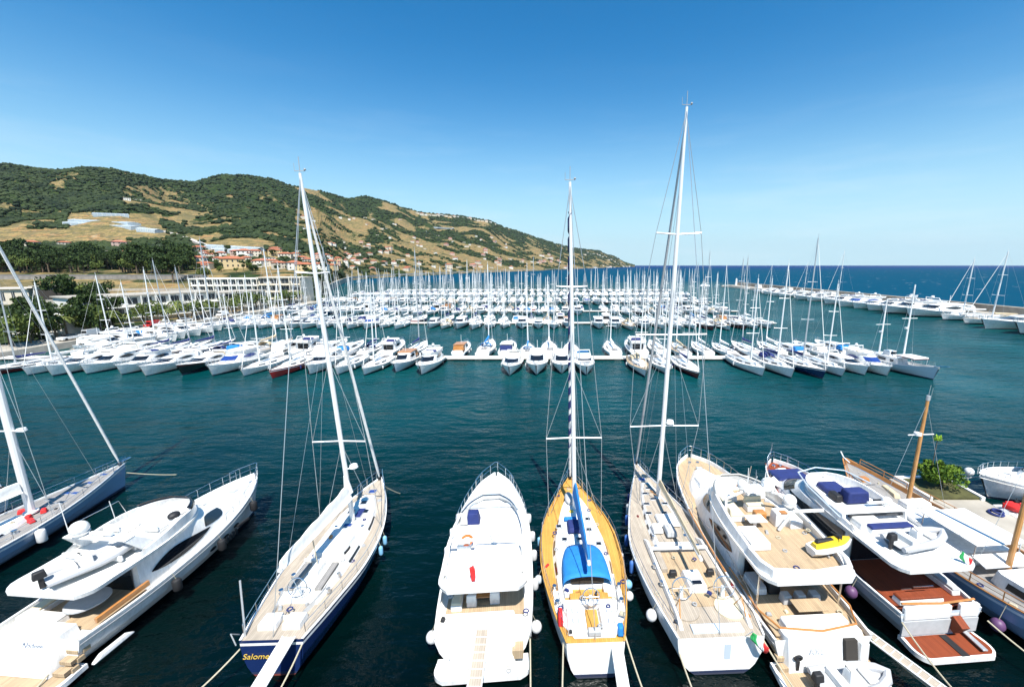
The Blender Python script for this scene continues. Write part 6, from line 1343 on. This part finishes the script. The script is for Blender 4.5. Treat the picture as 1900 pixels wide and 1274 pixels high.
for i in range(16):
    px = 1085+i*5.5; house([5, 4][i % 2], px, li(RIDGE, px)+6+rr.uniform(0, 5), 'pale house on the far headland above the sea', 2.0, 0)
# greenhouses
def strip_thing(name, a, c, wd, h, m, label, cat, n_=8):
    A, C_ = hit(*a), hit(*c)
    if not (A and C_): return
    e = thing(name, label, cat, A, math.atan2(C_[1]-A[1], C_[0]-A[0])); l = math.hypot(C_[0]-A[0], C_[1]-A[1]); dz = C_[2]-A[2]
    mb = MB(); mb.loft([[(l*t, -wd/2, dz*t-3), (l*t, -wd/2, dz*t+h), (l*t, 0, dz*t+h*1.5), (l*t, wd/2, dz*t+h), (l*t, wd/2, dz*t-3)] for t in [i/n_ for i in range(n_+1)]]); mb.build('glazing', m, e, smooth=0)
    for i in range(n_+1): 
        t = i/n_; MB().tube([(l*t, -wd/2-.1, dz*t), (l*t, -wd/2-.1, dz*t+h), (l*t, 0, dz*t+h*1.5+.1), (l*t, wd/2, dz*t+h)], .15, 4).build('frame', gel2, e)
for i, (a, c, wd, lb) in enumerate((((132, 418), (258, 428), 16, 'long grey glasshouse on the slope left of centre of the hill'), ((140, 413), (250, 420), 14, 'grey glasshouse just above the longest one'), ((172, 402), (238, 404), 12, 'short grey glasshouse high on the slope'), ((262, 430), (296, 434), 12, 'short pale glasshouse right of the longest one'), ((388, 462), (486, 468), 11, 'pale long glasshouse above the orange roofed village'), ((405, 470), (470, 473), 8, 'narrow glasshouse just above the orange roofs'), ((806, 424), (836, 425), 40, 'distant grey glasshouse on the far slope'))):
    strip_thing('greenhouse', a, c, wd, 3, ghm, lb, 'greenhouse')
# ribbons following the ground
def ribbon(name, pts, wd, m, lift=.6, h=0):
    P = [hit(*p) for p in pts]; P = [Vector(p) for p in P if p]; rows = []
    Q = []
    for a, c in zip(P, P[1:]):
        for i in range(6): q = a.lerp(c, i/6); q.z = max(q.z, tz(colpx(q.x/q.y), q.y)); Q.append(q)
    for i in range(len(Q)-1):
        t = (Q[i+1]-Q[i]); nn = Vector((-t.y, t.x, 0)).normalized()*wd/2; p = Q[i]
        rows.append([tuple(p+nn-Vector((0, 0, 2))), tuple(p+nn+Vector((0, 0, lift+h))), tuple(p-nn+Vector((0, 0, lift+h))), tuple(p-nn-Vector((0, 0, 2)))])
    return MB().grid(rows).build(name, m, smooth=0)
roadm = mat('pale_road', (.42, .39, .35), .9, var=.1, vscale=.3)
tag(ribbon('hill_road', [(298, 430), (330, 438), (360, 447), (384, 457), (410, 472)], 6, roadm, 1.0), kind='structure')
def wallrun(name, pts, h, m, label, th=1.2, cat='wall'):
    rows = []
    for x, y, z in pts: rows.append([(x, y-th/2, z-3), (x, y-th/2, z+h), (x, y+th/2, z+h), (x, y+th/2, z-3)])
    return tag(MB().grid(rows).build(name, m, smooth=0), label, cat)
W = [((px-PX0)/770.8*286, 286, tz(px, 286)) for px in range(-60, 400, 20)]
wallrun('retaining_wall', W, 2.4, mat('grey_stone', (.24, .22, .2), .9, var=.3, vscale=.4), 'long grey retaining wall of the road above the yellow field')
MBr = MB().grid([[(x*1.012, 289.5, z+2.45), (x*1.05, 300, z+2.8)] for x, y, z in W]); tag(MBr.build('road', asphalt, smooth=0), kind='structure')
W = [((px-PX0)/770.8*228, 228, tz(px, 228)) for px in range(120, 400, 20)]
wallrun('retaining_wall', W, 1.3, concrete, 'low pale retaining wall at the lower edge of the yellow field', .8)
W = [((px-PX0)/770.8*li(COAST, px)*1.01, li(COAST, px)*1.01, 0) for px in list(range(605, 1140, 15))]
wallrun('sea_wall', W, 5, mat('sea_wall_stone', (.36, .33, .28), .9, var=.2, vscale=.05), 'pale sea wall carrying the coast road along the foot of the far hills', 6)
# promenade
tag(MB().add([(-128, 84, 1.66), (-118.6, 84, 1.5), (-118.6, 214, 1.5), (-128, 214, 1.66)], [(0, 1, 2, 3)]).add([(-118.6, 84, 1.5), (-118.3, 84, -1), (-118.3, 214, -1), (-118.6, 214, 1.5)], [(3, 2, 1, 0)]).build('promenade', concrete, smooth=0), kind='structure')
# ---- large buildings
def block(name, label, A, C_, z0, h, depth, floors, bays, wm, frame=True, win=win_m, recess=False, cat='building', roofm=None, slab=.5, rows_from=0, ww=.62):
    l = math.hypot(C_[0]-A[0], C_[1]-A[1]); e = thing(name, label, cat, (A[0], A[1], z0), math.atan2(C_[1]-A[1], C_[0]-A[0]))
    MB().box((l/2, depth/2, h/2-1.5), (l, depth, h+3)).build('wall', wm, e); MB().box((l/2, depth/2-.3, h+.15), (l+1, depth+1.2, .35)).build('roof', roofm or wm, e)
    fh = h/floors
    for f_ in range(rows_from, floors):
        if slab: MB().box((l/2, -slab, f_*fh+.05), (l, slab*2-.01, .25)).build('balcony_slab', wm, e)
        for i in range(bays):
            x = l*(i+.5)/bays; wn = MB().box((x, -.04, f_*fh+fh*.52), (l/bays*ww, .1, fh*.6)).build('window', win, e)
            if ww < .75: MB().box((x, -.1, f_*fh+fh*.52), (.08, .06, fh*.6)).build('mullion', gel2, wn)
    if frame:
        for i in range(bays+1): MB().box((l*i/bays, -slab*1.6-.15, h/2), (.35, .3, h-.05)).build('column', wm, e)
    return e
block('building', 'long two storey white building with dark window bays behind the promenade trees', (-144.5, 124), (-128.5, 158), 3, 7, 16, 2, 10, wallw, roofm=concrete, slab=.9, ww=.7)
block('building', 'low white annex at the right end of the long two storey building', (-135, 163), (-127.5, 184), 3, 5.8, 14, 2, 5, wallw, roofm=concrete, slab=.6)
block('hotel', 'three storey white hotel wing with a grid of windows, left part', (-176, 202), (-144, 205), 3.5, 9.8, 12, 3, 9, wallw, slab=.5)
block('hotel', 'taller cream hotel block with big framed windows, right part', (-143.5, 203), (-124, 205.5), 3.5, 10.4, 13, 3, 4, wallc, slab=.7, ww=.72)
block('hall', 'grey hall with a wide black opening at the left, below the road', (-219, 174), (-204, 176), 4.2, 7, 14, 1, 1, concrete, frame=False, win=dark, slab=0, ww=.9)
block('building', 'low beige building left of the hall with the black opening', (-238, 170), (-220.5, 173.5), 4.0, 6.2, 12, 1, 5, wallc, frame=False, slab=0, ww=.3)
block('kiosk', 'white canopy building among the trees at the left edge', (-139, 104), (-128, 106), 2.6, 4.2, 6, 1, 3, wallw, slab=.6, ww=.8)
# parked vehicles on the promenade
rub = black; CC = [gel, alug, navy, gel, redhull, gel2, blackhull, gel]
def car(x, y, m, label, van=False):
    e = thing('parked_van' if van else 'parked_car', label, 'van' if van else 'car', (x, y, 1.6), rnd.choice([0, PI])+rnd.uniform(-.05, .05), 'vehicles parked along the promenade')
    L2 = 4.4; h2 = 1.0 if van else .55
    MB().box((0, 0, .62), (1.75, L2, .62), top=.95).build('body', m, e, bevel=.08); MB().box((0, -.1 if not van else -.3, .92+h2/2), (1.6, 2.5 if not van else 3.6, h2), top=.86).build('cabin', m if van else glass, e, bevel=.06)
    if van: MB().box((0, 1.45, 1.35), (1.4, .12, .5)).build('windscreen', glass, e)
    for sx in (-.8, .8):
        for sy in (-1.35, 1.35): MB().tube([(sx-.1, sy, .33), (sx+.1, sy, .33)], .33, 10).build('wheel', rub, e)
for i, (y, dx, v) in enumerate(((101, 0, 0), (106, .3, 1), (110.5, 0, 0), (116, .2, 0), (123, 0, 1), (134, 0, 0), (140, .3, 0), (150, 0, 1))):
    car(-120.8-dx, y, CC[i], '%s %s parked on the promenade, %s counted from the front' % ({id(gel): 'white', id(alug): 'grey', id(navy): 'dark blue', id(redhull): 'red', id(gel2): 'cream', id(blackhull): 'black'}[id(CC[i])], 'van' if v else 'car', ordw(i+1)), v)
# mooring ropes of the near boats
Q = 12.3
for i, (p, q, lb) in enumerate((((-15.1, 17.2, 1.6), (-17.6, 12.2, 1.1), 'thick rope from the left corner of the navy yacht stern'), ((-12.2, 17.2, 1.8), (-12.4, 12.2, 1.1), 'rope from the right corner of the navy yacht stern'), ((.7, 17.6, 1.6), (.4, 12.2, 1.1), 'rope hanging from the left corner of the yacht with blue awning'), ((3.8, 17.8, 1.6), (4.9, 12.2, 1.1), 'rope from the right corner of the yacht with blue awning'), ((6.3, 17.6, 1.6), (6.9, 12.2, 1.1), 'rope from the left corner of the long white sailing yacht'), ((10.7, 17.6, 1.6), (12.0, 12.2, 1.1), 'rope from the right stern corner of the long white sailing yacht'), ((15.9, 17.8, 1.8), (19.4, 12.2, 1.1), 'rope with a blue marker right of the yacht with the jet ski'), ((18.5, 18.3, 1.6), (18.6, 12.2, 1.1), 'yellowish rope from the left corner of the mahogany decked yacht'), ((23.1, 18.4, 1.6), (25.5, 12.2, 1.1), 'rope from the right corner of the mahogany decked yacht'), ((-1.0, 17.6, 1.4), (-.7, 12.2, 1.1), 'rope from the right corner of the all white motor yacht'), ((-24.0, 16.2, .8), (-23.8, 12.2, 1.1), 'short yellow green rope under the swim platform of the big left motor yacht'), ((-38.7, 34.4, 1.4), (-36.0, 37.0, -.2), 'bow line of the blue-grey sailing yacht'), ((-14.1, 31.1, 2.2), (-13.3, 33.5, -.2), 'bow line of the navy yacht'))):
    rope_ob(p, q, lb, .5 if i < 11 else .1, .04)
print('NOBJ', len(bpy.data.objects))

# ---- air
hz = MB().box((2500, 5200, 300), (26000, 12000, 604)).build('haze', mat('haze_air', (1, 1, 1)), smooth=0)
hmt = MATS['haze_air'].node_tree; hmt.nodes.remove(hmt.nodes['Principled BSDF']); pv = hmt.nodes.new('ShaderNodeVolumePrincipled'); pv.inputs['Color'].default_value = (.78, .88, 1, 1); pv.inputs['Density'].default_value = .000024; pv.inputs['Anisotropy'].default_value = .3
hmt.links.new(pv.outputs[0], hmt.nodes['Material Output'].inputs['Volume']); tag(hz, 'faint pale air thickening over the far hills', 'haze', kind='stuff')
